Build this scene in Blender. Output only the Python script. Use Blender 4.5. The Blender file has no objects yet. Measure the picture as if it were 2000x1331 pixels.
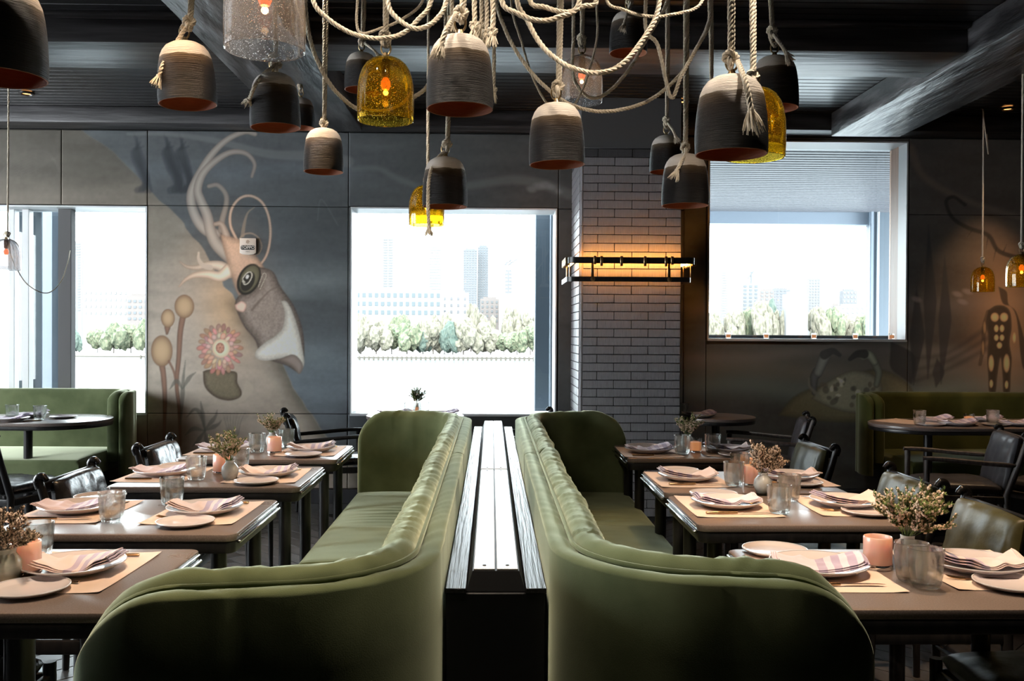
import bpy, bmesh, math, random
import numpy as np
from mathutils import Vector, Matrix, Euler
random.seed(7); rng = np.random.RandomState(7)
R = math.radians
C = bpy.context.scene.collection
SC = bpy.context.scene
PI = math.pi

# ------------------------------------------------------------------ camera
F, CH = 1800.0, 1.40                 # focal length in pixels of a 2000 px wide frame, eye height
YAW, PITCH, ROLL = -0.0222, -0.0086, 0.0055
cam_d = bpy.data.cameras.new('camera'); cam = bpy.data.objects.new('camera', cam_d); C.objects.link(cam)
cam_d.sensor_width = 36; cam_d.lens = F/2000*36; cam_d.clip_start = .05; cam_d.clip_end = 3000
CM = Matrix.Rotation(YAW, 4, 'Z') @ Matrix.Rotation(PI/2+PITCH, 4, 'X') @ Matrix.Rotation(ROLL, 4, 'Z')
CM.translation = (0, 0, CH)
cam.matrix_world = CM
SC.camera = cam

# ------------------------------------------------------------------ world, sun, exposure
SC.view_settings.view_transform = 'Standard'; SC.view_settings.look = 'None'
SC.view_settings.gamma = 1; SC.view_settings.use_curve_mapping = False
SC.view_settings.exposure = 0.0
SC.cycles.use_denoising = True
SC.cycles.caustics_reflective = False; SC.cycles.caustics_refractive = False
SC.cycles.sample_clamp_indirect = 6; SC.cycles.blur_glossy = 0.5
SC.cycles.transparent_max_bounces = 16
W = bpy.data.worlds.new('world'); SC.world = W; W.use_nodes = True
bg = W.node_tree.nodes['Background']; bg.inputs[0].default_value = (.90, .96, 1.0, 1); bg.inputs[1].default_value = 17.0

def lamp(name, kind, loc, energy, color, rot=(0,0,0), **kw):
    d = bpy.data.lights.new(name, kind); d.energy = energy; d.color = color
    for k, v in kw.items(): setattr(d, k, v)
    o = bpy.data.objects.new(name, d); o.location = loc; o.rotation_euler = rot; C.objects.link(o)
    return o
def aim(o, tgt):
    o.rotation_euler = (Vector(tgt)-o.location).to_track_quat('-Z', 'Y').to_euler()
sun = lamp('sun', 'SUN', (-20, -20, 30), 11.0, (1, .93, .82), angle=R(1.0)); aim(sun, Vector(sun.location)+Vector((.04, .8, -.6)))
WARM = (1, .60, .28)
CEIL = 3.12      # the room's ceiling spots: warm ones over the tables, paler ones over the hanging lamps and banquettes
for x, y, e, s in ((-.93,2.40,120,62), (-.93,3.7,115,62), (-.93,5.0,80,56), (1.30,2.75,210,50), (1.22,3.95,150,46), (1.18,5.2,110,42), (3.6,6.4,90,60)):
    l = lamp('table_spot', 'SPOT', (x, y, CEIL), e, (1,.64,.36), spot_size=R(s), spot_blend=.5, shadow_soft_size=.03)
    if x < 0: aim(l, (-1.2, y-.05, .75))
for x, y, e, tx, ty in ((-.9,2.1,120,-.2,2.5), (.8,2.25,125,.5,2.6), (-.2,1.78,60,-.2,2.6), (-.8,4.0,70,-.5,4.6)):
    aim(lamp('rope_spot', 'SPOT', (x, y, CEIL), e, (1,.84,.66), spot_size=R(80), spot_blend=.8, shadow_soft_size=.04), (tx, ty, 1.2))
for x, e, tz, c in ((4.05,70,1.3,(1,.60,.30)), (-2.15,30,1.6,(1,.66,.38)), (2.3,52,.8,(.95,.96,.9))):  # the third is an unseen fill lamp, added to brighten the right wall
    aim(lamp('wall_spot_or_fill', 'SPOT', (x, 6.85, CEIL), e, c, spot_size=R(48), spot_blend=1, shadow_soft_size=.03), (x, 7.5, tz))

# ------------------------------------------------------------------ helpers
def ray(px, py):
    return (CM.to_3x3() @ Vector(((px-1000)/F, -(py-665.5)/F, -1)))
def P(px, py, y=None, z=None, x=None):
    """point of the place seen at a photo pixel, at a known depth y, height z or side x"""
    d = ray(px, py); o = Vector((0, 0, CH))
    t = y/d.y if y is not None else ((z-CH)/d.z if z is not None else x/d.x)
    return o + d*t

def tag(o, label=None, cat=None, group=None, kind=None):
    if label: o['label'] = label
    if cat: o['category'] = cat
    if group: o['group'] = group
    if kind: o['kind'] = kind
    return o
def thing(name, label, cat, loc=(0,0,0), rz=0, group=None):
    o = bpy.data.objects.new(name, None); o.empty_display_size = .1; C.objects.link(o)
    o.location = loc; o.rotation_euler = (0, 0, rz); return tag(o, label, cat, group)

class MB:
    def __init__(s): s.v = []; s.f = []; s.m = []
    def add(s, verts, faces, mi=0, M=None):
        b = len(s.v)
        for v in verts:
            v = Vector(v); s.v.append(tuple(M @ v) if M is not None else tuple(v))
        for f in faces: s.f.append(tuple(i+b for i in f)); s.m.append(mi)
        return s
    def box(s, c, d, mi=0, M=None):
        x, y, z = c; a, b, h = d[0]/2, d[1]/2, d[2]/2
        vs = [(x+i*a, y+j*b, z+k*h) for k in (-1,1) for j in (-1,1) for i in (-1,1)]
        return s.add(vs, [(0,2,3,1),(4,5,7,6),(0,1,5,4),(2,6,7,3),(0,4,6,2),(1,3,7,5)], mi, M)
    def bbox(s, c, d, bev=.004, seg=2, mi=0, M=None):
        bm = bmesh.new(); bmesh.ops.create_cube(bm, size=1)
        for v in bm.verts: v.co = Vector((v.co.x*d[0], v.co.y*d[1], v.co.z*d[2]))
        bmesh.ops.bevel(bm, geom=bm.edges[:], offset=bev, segments=seg, profile=.5, affect='EDGES')
        bm.verts.index_update()
        vs = [Vector(c)+v.co for v in bm.verts]; fs = [[v.index for v in f.verts] for f in bm.faces]; bm.free()
        return s.add(vs, fs, mi, M)
    def lathe(s, prof, n=32, mi=0, M=None):
        vs = []; fs = []
        for r, z in prof:
            for k in range(n):
                a = 2*PI*k/n; vs.append((r*math.cos(a), r*math.sin(a), z))
        for i in range(len(prof)-1):
            for k in range(n):
                k2 = (k+1) % n; fs.append((i*n+k, i*n+k2, (i+1)*n+k2, (i+1)*n+k))
        return s.add(vs, fs, mi, M)
    def tube(s, pts, r, n=8, mi=0, M=None, cap=True):
        pts = [Vector(p) for p in pts]; N = len(pts); rs = r if hasattr(r, '__len__') else [r]*N
        vs = []; fs = []; T = None; nrm = None
        for i, p in enumerate(pts):
            t = (pts[min(i+1, N-1)]-pts[max(i-1, 0)])
            t = t.normalized() if t.length > 1e-9 else (T or Vector((0,0,1)))
            if nrm is None:
                nrm = t.orthogonal().normalized()
            else:
                nrm = (nrm - t*nrm.dot(t)); nrm = nrm.normalized() if nrm.length > 1e-6 else t.orthogonal().normalized()
            T = t; b = t.cross(nrm)
            for k in range(n):
                a = 2*PI*k/n; vs.append(p + (nrm*math.cos(a)+b*math.sin(a))*rs[i])
        for i in range(N-1):
            for k in range(n):
                k2 = (k+1) % n; fs.append((i*n+k, i*n+k2, (i+1)*n+k2, (i+1)*n+k))
        if cap: fs.append(tuple(range(n))[::-1]); fs.append(tuple((N-1)*n+k for k in range(n)))
        return s.add(vs, fs, mi, M)
    def prism(s, poly, z0, z1, mi=0, M=None, bev=0, seg=2):
        """polygon in xy extruded in z, its rims rounded by bev"""
        def inset(poly, d):
            n = len(poly); out = []
            for i in range(n):
                p0, p1, p2 = Vector(poly[i-1]), Vector(poly[i]), Vector(poly[(i+1) % n])
                a = (p1-p0).normalized(); b = (p2-p1).normalized()
                na, nb = Vector((-a.y, a.x)), Vector((-b.y, b.x)); m = (na+nb); m = m/max(m.dot(na), .3)
                out.append(p1+m*d)
            return out
        rings = []
        if bev:
            for k in range(seg+1):
                a = PI/2*k/seg; rings.append((inset(poly, bev*(1-math.sin(a))), z0+bev*(1-math.cos(a))))
            for k in range(seg+1):
                a = PI/2*k/seg; rings.append((inset(poly, bev*(1-math.cos(a))), z1-bev*(1-math.sin(a))))
        else: rings = [(poly, z0), (poly, z1)]
        n = len(poly); vs = [(p[0], p[1], z) for ps, z in rings for p in ps]; fs = []
        for i in range(len(rings)-1):
            for k in range(n):
                k2 = (k+1) % n; fs.append((i*n+k, i*n+k2, (i+1)*n+k2, (i+1)*n+k))
        fs.append(tuple(range(n))[::-1]); fs.append(tuple((len(rings)-1)*n+k for k in range(n)))
        return s.add(vs, fs, mi, M)
    def grid(s, A, mi=0, closed=False, M=None):
        """A: array [i][j][3]; closed wraps j"""
        A = np.asarray(A); n, m = A.shape[:2]; fs = []
        for i in range(n-1):
            for j in range(m if closed else m-1):
                j2 = (j+1) % m; fs.append((i*m+j, i*m+j2, (i+1)*m+j2, (i+1)*m+j))
        return s.add([tuple(p) for p in A.reshape(-1, 3)], fs, mi, M)
    def build(s, name, mats, parent=None, smooth=True, recalc=False, ang=40):
        me = bpy.data.meshes.new(name); me.from_pydata(s.v, [], s.f)
        if not isinstance(mats, (list, tuple)): mats = [mats]
        for m in mats: me.materials.append(m)
        if len(mats) > 1: me.polygons.foreach_set('material_index', s.m)
        if recalc:
            bm = bmesh.new(); bm.from_mesh(me); bmesh.ops.remove_doubles(bm, verts=bm.verts, dist=1e-6)
            bmesh.ops.recalc_face_normals(bm, faces=bm.faces); bm.to_mesh(me); bm.free()
        me.update()
        if smooth:
            me.polygons.foreach_set('use_smooth', [True]*len(me.polygons)); me.set_sharp_from_angle(angle=R(ang))
        o = bpy.data.objects.new(name, me); C.objects.link(o)
        if parent is not None: o.parent = parent
        return o
def link_obj(name, me, parent=None, loc=(0,0,0), rot=(0,0,0), sc=None):
    o = bpy.data.objects.new(name, me); C.objects.link(o); o.location = loc; o.rotation_euler = rot
    if sc: o.scale = sc
    if parent is not None: o.parent = parent
    return o
def dup(root, loc=None, rz=None, label=None, group=None, scale=None):
    r = root.copy(); C.objects.link(r)
    if loc is not None: r.location = loc
    if rz is not None: r.rotation_euler = (0, 0, rz)
    if scale is not None: r.scale = (scale,)*3
    if label: r['label'] = label
    if group: r['group'] = group
    for ch in KIDS[root.name]:
        c = ch.copy(); C.objects.link(c); c.parent = r
        for g in KIDS.get(ch.name, []):
            d = g.copy(); C.objects.link(d); d.parent = c
    return r
KIDS = {}
def note_kids():
    KIDS.clear()
    for o in bpy.data.objects:
        if o.parent: KIDS.setdefault(o.parent.name, []).append(o)
    for o in bpy.data.objects: KIDS.setdefault(o.name, [])

def rrect(w, d, r, seg=6, cx=0, cy=0):
    out = []
    for (sx, sy, a0) in ((1,1,0), (-1,1,PI/2), (-1,-1,PI), (1,-1,3*PI/2)):
        for k in range(seg+1):
            a = a0+PI/2*k/seg; out.append((cx+sx*(w/2-r)+r*math.cos(a), cy+sy*(d/2-r)+r*math.sin(a)))
    return out
def crom(pts, n=10):
    pts = [np.array(p, float) for p in pts]; Q = [2*pts[0]-pts[1]]+pts+[2*pts[-1]-pts[-2]]; out = []
    for i in range(1, len(Q)-2):
        p0, p1, p2, p3 = Q[i-1:i+3]
        for k in range(n):
            t = k/n; out.append(.5*((2*p1)+(-p0+p2)*t+(2*p0-5*p1+4*p2-p3)*t*t+(-p0+3*p1-3*p2+p3)*t**3))
    out.append(pts[-1]); return out
def vnoise(x, seed=0):
    x = np.asarray(x, float); i = np.floor(x).astype(int); f = x-i; f = f*f*(3-2*f)
    h = lambda k: np.modf(np.abs(np.sin((k+seed*57.3)*127.1)*43758.5453))[0]
    return h(i)*(1-f)+h(i+1)*f
def vnoise2(x, y, seed=0):
    xi, yi = np.floor(x), np.floor(y); fx, fy = x-xi, y-yi; fx = fx*fx*(3-2*fx); fy = fy*fy*(3-2*fy)
    h = lambda a, b: np.modf(np.abs(np.sin(a*127.1+b*311.7+seed*17.7)*43758.5453))[0]
    return (h(xi,yi)*(1-fx)+h(xi+1,yi)*fx)*(1-fy)+(h(xi,yi+1)*(1-fx)+h(xi+1,yi+1)*fx)*fy
def fbm(x, y, o=4, seed=0):
    s = 0; a = .5
    for k in range(o): s = s+a*vnoise2(x*2**k, y*2**k, seed+k); a *= .5
    return s

# ------------------------------------------------------------------ materials
def lin(c): return tuple(((v/255+.055)/1.055)**2.4 if v > 10 else v/255/12.92 for v in c)
def mat(name, col=(.5,.5,.5), rough=.5, metal=0, **kw):
    m = bpy.data.materials.new(name); m.use_nodes = True; p = m.node_tree.nodes['Principled BSDF']
    p.inputs['Base Color'].default_value = (*col, 1); p.inputs['Roughness'].default_value = rough; p.inputs['Metallic'].default_value = metal
    names = dict(sheen='Sheen Weight', sheen_r='Sheen Roughness', trans='Transmission Weight', ior='IOR', coat='Coat Weight', coat_r='Coat Roughness', spec='Specular IOR Level', emis='Emission Strength', sss='Subsurface Weight')
    for k, v in kw.items():
        if k == 'emis_c': p.inputs['Emission Color'].default_value = (*v, 1)
        elif k == 'sheen_c': p.inputs['Sheen Tint'].default_value = (*v, 1)
        else: p.inputs[names[k]].default_value = v
    return m
def N(m, kind, **kw):
    n = m.node_tree.nodes.new(kind)
    for k, v in kw.items():
        if k in n.inputs: n.inputs[k].default_value = v
        else: setattr(n, k, v)
    return n
def L(m, a, b): m.node_tree.links.new(a, b)
def BS(m): return m.node_tree.nodes['Principled BSDF']
def coords(m, scale=(1,1,1), kind='Object'):
    t = N(m, 'ShaderNodeTexCoord'); mp = N(m, 'ShaderNodeMapping'); mp.inputs['Scale'].default_value = scale
    L(m, t.outputs[kind], mp.inputs[0]); return mp.outputs[0]
def ramp(m, src, stops, to=None):
    r = N(m, 'ShaderNodeValToRGB'); e = r.color_ramp.elements
    while len(e) < len(stops): e.new(.5)
    for q, (p, c) in zip(e, stops): q.position = p; q.color = (*c, 1)
    L(m, src, r.inputs[0])
    if to: L(m, r.outputs[0], to)
    return r.outputs[0]
def noise(m, vec, scale=5, detail=4, rough=.5):
    n = N(m, 'ShaderNodeTexNoise'); n.inputs['Scale'].default_value = scale; n.inputs['Detail'].default_value = detail; n.inputs['Roughness'].default_value = rough
    L(m, vec, n.inputs['Vector']); return n.outputs[0]
def bump(m, h, strength=.3, dist=.01):
    b = N(m, 'ShaderNodeBump'); b.inputs['Strength'].default_value = strength; b.inputs['Distance'].default_value = dist
    L(m, h, b.inputs['Height']); L(m, b.outputs[0], BS(m).inputs['Normal']); return b
def grainy(name, c0, c1, rough, sc=(1,1,1), ns=8, bs=.3, bd=.003, lo=.35, hi=.65, **kw):
    m = mat(name, c0, rough, **kw); v = coords(m, sc); n = noise(m, v, ns, 5)
    ramp(m, n, [(lo, c0), (hi, c1)], BS(m).inputs['Base Color'])
    if bs: bump(m, n, bs, bd)
    return m
M = {}
def velvet(name, c0, c1, sh):
    m = grainy(name, c0, c1, .85, (1,1,1), 6, 0, sheen=sh, sheen_r=.38, spec=.15, sheen_c=(.93, 1, .74))
    v = coords(m, (14,14,14)); n2 = noise(m, v, 30, 2); bump(m, n2, .15, .002); return m
M['velvet'] = velvet('green_velvet', (.085,.108,.048), (.130,.155,.075), 1.0)
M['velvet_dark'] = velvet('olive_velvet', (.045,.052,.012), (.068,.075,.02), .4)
M['leather'] = grainy('olive_leather', (.045,.042,.014), (.095,.086,.030), .42, (1,1,1), 9, .6, .008, spec=.4)
M['walnut'] = grainy('grey_walnut', (.06,.05,.045), (.12,.10,.09), .45, (6,6,1), 8, .2, .002)
M['leather_black'] = grainy('black_leather', (.010,.010,.011), (.03,.028,.028), .27, (1,1,1), 14, .6, .008)
M['leather_grey'] = grainy('charcoal_leather', (.035,.034,.04), (.08,.08,.09), .42, (1,1,1), 10, .4, .006)
M['black_wood'] = grainy('black_wood', (.008,.008,.009), (.02,.018,.018), .33, (6,6,1), 8, .2, .002)
M['console_wood'] = grainy('ebonised_oak', (.006,.006,.007), (.016,.015,.016), .36, (60,1.2,60), 3, .9, .004)
M['console_black'] = mat('matt_black', (.006,.006,.007), .55)
M['strip'] = grainy('pale_metal_strip', (.42,.40,.38), (.52,.50,.47), .30, (4,1,4), 10, .05, .001)
def tabletop_mat():
    m = mat('brown_composite', (.1,.08,.07), .22, spec=.85); v = coords(m, (1,1,1))
    n = noise(m, v, 260, 2); ramp(m, n, [(.35,(.15,.115,.098)),(.6,(.20,.158,.138)),(.75,(.26,.215,.195))], BS(m).inputs['Base Color'])
    n2 = noise(m, v, 3, 3); r = N(m, 'ShaderNodeMapRange'); r.inputs[3].default_value = .24; r.inputs[4].default_value = .33
    L(m, n2, r.inputs[0]); L(m, r.outputs[0], BS(m).inputs['Roughness']); return m
M['tabletop'] = tabletop_mat()
M['steel'] = mat('steel_edge', (.55,.56,.55), .22, 1)
M['chrome'] = mat('cutlery_steel', (.75,.72,.70), .12, 1)
M['gold'] = mat('bronzed_steel', (.42,.28,.16), .25, 1)
M['brass'] = mat('aged_brass', (.42,.30,.16), .32, 1)
M['paper'] = grainy('peach_paper', (.70,.55,.46), (.76,.61,.52), .7, (1,1,1), 6, .12, .002)
M['plate'] = mat('glazed_plate', (.72,.67,.69), .12, coat=.4)
M['plate_rim'] = mat('plate_foot', (.72,.72,.75), .25)
def napkin_mat(name, base, stripe):
    m = mat(name, base, .85, sheen=.3); t = N(m, 'ShaderNodeTexCoord'); s = N(m, 'ShaderNodeSeparateXYZ'); L(m, t.outputs['Object'], s.inputs[0])
    r = N(m, 'ShaderNodeMapRange'); r.inputs[1].default_value = -.13; r.inputs[2].default_value = .13; L(m, s.outputs[0], r.inputs[0])
    st = [(0, base)]
    for a in (.47, .56, .63, .71, .78, .86, .92): st += [(a, stripe if len(st) % 2 else base)]
    ramp(m, r.outputs[0], st, BS(m).inputs['Base Color'])
    m.node_tree.nodes[-1].color_ramp.interpolation = 'LINEAR'
    for n in m.node_tree.nodes:
        if n.type == 'VALTORGB': n.color_ramp.interpolation = 'CONSTANT'
    n = noise(m, coords(m), 500, 1); bump(m, n, .2, .001); return m
M['napkin'] = napkin_mat('striped_napkin', (.80,.66,.64), (.50,.42,.54))
M['napkin_b'] = napkin_mat('lilac_napkin', (.74,.64,.72), (.46,.38,.52))
def glass(name, col, ns, bs, ior=1.45, rough=.01, speck=False):
    m = mat(name, col, rough, trans=1.0, ior=ior); v = coords(m); n = noise(m, v, ns, 2)
    bump(m, n, bs, .01)
    return m
M['tumbler'] = glass('bubbled_glass', (.97,.995,.985), 16, .22)
def thin(m, f, tc=(.97,.99,.98,1)):
    mx = N(m, 'ShaderNodeMixShader'); t = N(m, 'ShaderNodeBsdfTransparent'); t.inputs[0].default_value = tc; mx.inputs[0].default_value = f
    L(m, BS(m).outputs[0], mx.inputs[1]); L(m, t.outputs[0], mx.inputs[2]); L(m, mx.outputs[0], m.node_tree.nodes['Material Output'].inputs[0])
thin(M['tumbler'], .50)
def bubble_glass(name, col, milk=.06):
    m = mat(name, col, .03, trans=1.0, ior=1.45); v = coords(m)
    vo = N(m, 'ShaderNodeTexVoronoi'); vo.inputs['Scale'].default_value = 32; L(m, v, vo.inputs['Vector'])
    b0 = ramp(m, vo.outputs['Distance'], [(.12, (1,1,1)), (.22, (0,0,0))]); bump(m, b0, .5, .012)
    sx_ = N(m, 'ShaderNodeSeparateColor'); L(m, vo.outputs['Color'], sx_.inputs[0]); gt = N(m, 'ShaderNodeMath', operation='GREATER_THAN'); gt.inputs[1].default_value = .45; L(m, sx_.outputs[0], gt.inputs[0])
    bm_ = N(m, 'ShaderNodeMath', operation='MULTIPLY'); L(m, b0, bm_.inputs[0]); L(m, gt.outputs[0], bm_.inputs[1]); b = bm_.outputs[0]
    mx = N(m, 'ShaderNodeMixShader'); d = N(m, 'ShaderNodeBsdfTranslucent'); d.inputs[0].default_value = (*[min(1, c*1.1+.15) for c in col], 1)
    out = m.node_tree.nodes['Material Output']
    g = N(m, 'ShaderNodeMath', operation='MULTIPLY'); g.inputs[1].default_value = .8; g.operation = 'MULTIPLY_ADD'; g.inputs[2].default_value = milk; L(m, b, g.inputs[0])
    L(m, g.outputs[0], mx.inputs[0]); L(m, BS(m).outputs[0], mx.inputs[1]); L(m, d.outputs[0], mx.inputs[2]); L(m, mx.outputs[0], out.inputs[0])
    return m
M['amber'] = bubble_glass('amber_seeded_glass', (.86,.60,.06))
M['clear'] = bubble_glass('clear_seeded_glass', (.96,.95,.97), .14)
M['bulb'] = mat('glowing_filament', (1,.4,.15), .3, emis=14, emis_c=(1,.22,.05))
M['bulb_glass'] = mat('warm_bulb', (.9,.35,.2), .2, emis=1.3, emis_c=(1,.20,.07))
M['socket'] = mat('socket_brown', (.12,.05,.03), .5)
M['candle'] = mat('blush_wax_glass', (.86,.56,.48), .25, sss=.3, coat=.5, emis=.10, emis_c=(1,.4,.22))
M['candle_lit'] = mat('glowing_votive', (.9,.45,.25), .3, emis=.45, emis_c=(1,.38,.15))
M['vase'] = grainy('speckled_white_glaze', (.62,.63,.60), (.40,.41,.42), .25, (1,1,1), 30, 0, lo=.55, hi=.7)
M['vase_tan'] = grainy('sage_glaze', (.42,.44,.36), (.50,.50,.42), .3, (1,1,6), 20, .1)
M['sprig'] = mat('heather_green', (.14,.20,.045), .7)
M['floret'] = mat('dried_blossom', (.80,.62,.48), .8)
M['sprig_b'] = mat('heather_purple', (.16,.12,.075), .7)
M['rope'] = grainy('cotton_rope', (.62,.54,.42), (.74,.66,.54), .9, (1,1,1), 90, .3, .002, sheen=.3)
def ceramic_mat():
    m = mat('dipped_stoneware', (.1,.1,.1), .46, spec=.25); t = N(m, 'ShaderNodeTexCoord'); s = N(m, 'ShaderNodeSeparateXYZ'); L(m, t.outputs['Object'], s.inputs[0])
    n = noise(m, coords(m, (1.5,1.5,14)), 4, 4); ma = N(m, 'ShaderNodeMath', operation='MULTIPLY_ADD'); ma.inputs[1].default_value = .10; L(m, n, ma.inputs[0]); L(m, s.outputs[2], ma.inputs[2])
    ramp(m, ma.outputs[0], [(0,(.008,.0075,.0085)),(.45,(.010,.0085,.009)),(.66,(.024,.016,.012)),(.79,(.080,.054,.032)),(.845,(.15,.108,.068)),(.862,(.66,.58,.51)),(1,(.74,.66,.59))], BS(m).inputs['Base Color'])
    w = noise(m, coords(m, (.6,.6,60)), 2.2, 3); bump(m, w, .5, .03); return m
M['ceramic'] = ceramic_mat()
M['terracotta'] = grainy('terracotta_inside', (.30,.10,.045), (.36,.13,.06), .6, (1,1,20), 5, .2)
def brick_mat(name, c):
    m = mat(name, c, .38); v = coords(m, (1,1,1)); w = N(m, 'ShaderNodeTexWave'); w.inputs['Scale'].default_value = 42; w.inputs['Distortion'].default_value = 1.2
    mp = N(m, 'ShaderNodeMapping'); mp.inputs['Scale'].default_value = (1,1,.05); L(m, v, mp.inputs[0]); L(m, mp.outputs[0], w.inputs[0])
    n = noise(m, coords(m, (160,160,3)), 2, 3); ramp(m, n, [(.3,[x*.72 for x in c]),(.7,[min(1,x*1.25) for x in c])], BS(m).inputs['Base Color'])
    bump(m, n, .7, .006); return m
M['brick'] = brick_mat('ribbed_grey_glaze', (.25,.243,.262))
M['brick_dark'] = brick_mat('ribbed_charcoal_glaze', (.05,.05,.055))
M['mortar'] = mat('dark_grout', (.02,.02,.022), .9)
M['beam'] = grainy('weathered_beam', (.012,.011,.012), (.07,.066,.07), .40, (.6,7,7), 2.2, .6, .012, lo=.42, hi=.72)
M['beam_y'] = grainy('weathered_beam_long', (.018,.018,.020), (.15,.15,.16), .40, (6,1.1,6), 2.2, .9, .02, lo=.42, hi=.66)
M['board'] = grainy('dark_ceiling_board', (.005,.005,.006), (.013,.0128,.014), .30, (.4,8,8), 4, .3, .004)
M['plaster'] = mat('grey_plaster', (.10,.098,.10), .8)
M['back'] = mat('dark_backing', (.02,.02,.02), .9)
M['base'] = mat('baseboard_grey', (.05,.05,.055), .5)
M['white'] = mat('window_white', (.66,.68,.70), .4)
M['copper'] = grainy('sapele_jamb', (.42,.24,.16), (.50,.30,.20), .45, (20,20,1), 4, .1)
M['ext_blue'] = mat('slate_blue_metal', (.050,.070,.092), .5)
M['ext_pale'] = mat('pale_blue_metal', (.13,.16,.20), .5)
M['ext_grey'] = mat('grey_render', (.10,.105,.11), .7)
M['soffit'] = mat('soffit_board', (.030,.032,.040), .5)
M['soffit_dark'] = mat('soffit_gap', (.008,.008,.01), .8)
M['plank'] = grainy('charcoal_plank', (.020,.020,.022), (.06,.06,.062), .38, (5,.8,5), 4, .3, .003)
M['plank_b'] = grainy('grey_plank', (.055,.055,.058), (.11,.11,.115), .42, (5,.8,5), 4, .3, .003)
M['room'] = mat('room_paint', (.035,.033,.032), .8)
M['led'] = mat('warm_led', (1,.6,.2), .5, emis=62, emis_c=(1,.38,.07))
M['down'] = mat('downlight_lens', (1,.5,.2), .4, emis=4, emis_c=(1,.42,.12))
M['stoolpale'] = mat('pale_blue_slat', (.40,.50,.56), .4)
def pane_mat():
    m = bpy.data.materials.new('window_glass'); m.use_nodes = True; nt = m.node_tree; nt.nodes.remove(BS(m))
    t = N(m, 'ShaderNodeBsdfTransparent'); g = N(m, 'ShaderNodeBsdfGlossy'); g.inputs['Roughness'].default_value = .0
    t.inputs[0].default_value = (.93,.96,.96,1)
    f = N(m, 'ShaderNodeFresnel'); f.inputs[0].default_value = 1.45; x = N(m, 'ShaderNodeMixShader')
    L(m, f.outputs[0], x.inputs[0]); L(m, t.outputs[0], x.inputs[1]); L(m, g.outputs[0], x.inputs[2]); L(m, x.outputs[0], nt.nodes['Material Output'].inputs[0]); return m
M['pane'] = pane_mat()
# ------------------------------------------------------------------ the room shell
WY, CZ = 7.52, 3.15
WX = lambda px: P(px, 600, y=WY).x
WZ = lambda py, px=1000: P(px, py, y=WY).z
def struct(name, mb, m, parent=None, **kw):
    o = mb.build(name, m, parent, **kw)
    if parent is None: o['kind'] = 'structure'
    return o
x_left, x_right, y_back = -6.3, 6.2, -3.5
zt, zs, zk = WZ(262), WZ(810, 880), WZ(955, 600)
# floor with its herringbone planks
fl = struct('floor', MB().box(((x_left+x_right)/2, (WY+y_back)/2+.3, -.06), (x_right-x_left+.6, WY-y_back+1.4, .09)), M['back'], smooth=False)
pw, pl = .12, .72
me_pl = [MB().bbox((0,0,0), (pw-.005, pl-.005, .02), .002, 1).build('plank', mm).data for mm in (M['plank'], M['plank_b'])]
for o in [o for o in bpy.data.objects if o.name.startswith('plank')]: bpy.data.objects.remove(o)
cells = []; nn = 6
for i in range(-90, 110):
    for j in range(-90, 110):
        r_ = (i-j) % (2*nn)
        if r_ == 0: cx, cy, rr, k = (i+nn/2)*pw, (j+.5)*pw, PI/2, 0
        elif r_ == 2*nn-1: cx, cy, rr, k = (i+.5)*pw, (j+nn/2)*pw, 0, 1
        else: continue
        X = (cx-cy)*math.cos(PI/4); Y = (cx+cy)*math.cos(PI/4)
        if x_left+.4 < X < x_right-.4 and 1.2 < Y < WY-.4: cells.append((math.hypot((X+1.0), (Y-5.2))+(1.2 if X > .5 else 0), X, Y, rr+PI/4, k))
cells.sort()
for q, X, Y, rr, k in cells[:290]:
    link_obj('plank', me_pl[k], fl, (X, Y, -.0102), (0, 0, rr))
rest = MB()
for q, X, Y, rr, k in cells[290:]:
    rest.box((0,0,0), (pw-.005, pl-.005, .02), k, Matrix.Translation((X, Y, -.0102)) @ Matrix.Rotation(rr, 4, 'Z'))
for (ya, yb) in ((y_back, 1.2), (WY-.4, WY+.2)):
    rest.box((0, (ya+yb)/2, -.013), (x_right-x_left-.1, yb-ya, .01), 0)
o = rest.build('far_planks', [M['plank'], M['plank_b']], fl, smooth=False); o['kind'] = 'stuff'

# walls out of view
for nm, c, d in (('wall_right', (x_right+.1, (WY+y_back)/2, CZ/2), (.2, WY-y_back+.2, CZ)), ('wall_front', (0, y_back-.1, CZ/2), (x_right-x_left+.4, .2, CZ))):
    struct(nm, MB().box(c, d), M['room'], smooth=False)
LW = [(2.1, 4.6), (5.0, 6.9)]      # window openings of the left wall, out of view
mb = MB(); ys = [y_back] + [v for w in LW for v in w] + [WY+.3]
for k in range(0, len(ys), 2): mb.box((x_left-.1, (ys[k]+ys[k+1])/2, CZ/2), (.2, ys[k+1]-ys[k], CZ))
for a, b in LW:
    mb.box((x_left-.1, (a+b)/2, .35), (.2, b-a, .7)); mb.box((x_left-.1, (a+b)/2, (2.75+CZ)/2), (.2, b-a, CZ-2.75))
struct('wall_left', mb, M['room'], smooth=False)

# ---- the painted panels of the back wall
GAIN = 2.3
CX0, CY0, CW_, CHH = -420, 200, 2900, 820
CAN = np.zeros((CHH, CW_, 3)); yy, xx = np.mgrid[0:CHH, 0:CW_].astype(float); xx += CX0; yy += CY0
def s2l(c): return np.array(lin(c))
def fill(mask, col, a=1):
    global CAN
    m = np.clip(mask, 0, 1)[..., None]*a; CAN = CAN*(1-m)+s2l(col)*m
def smooth(x): x = np.clip(x, 0, 1); return x*x*(3-2*x)
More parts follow.
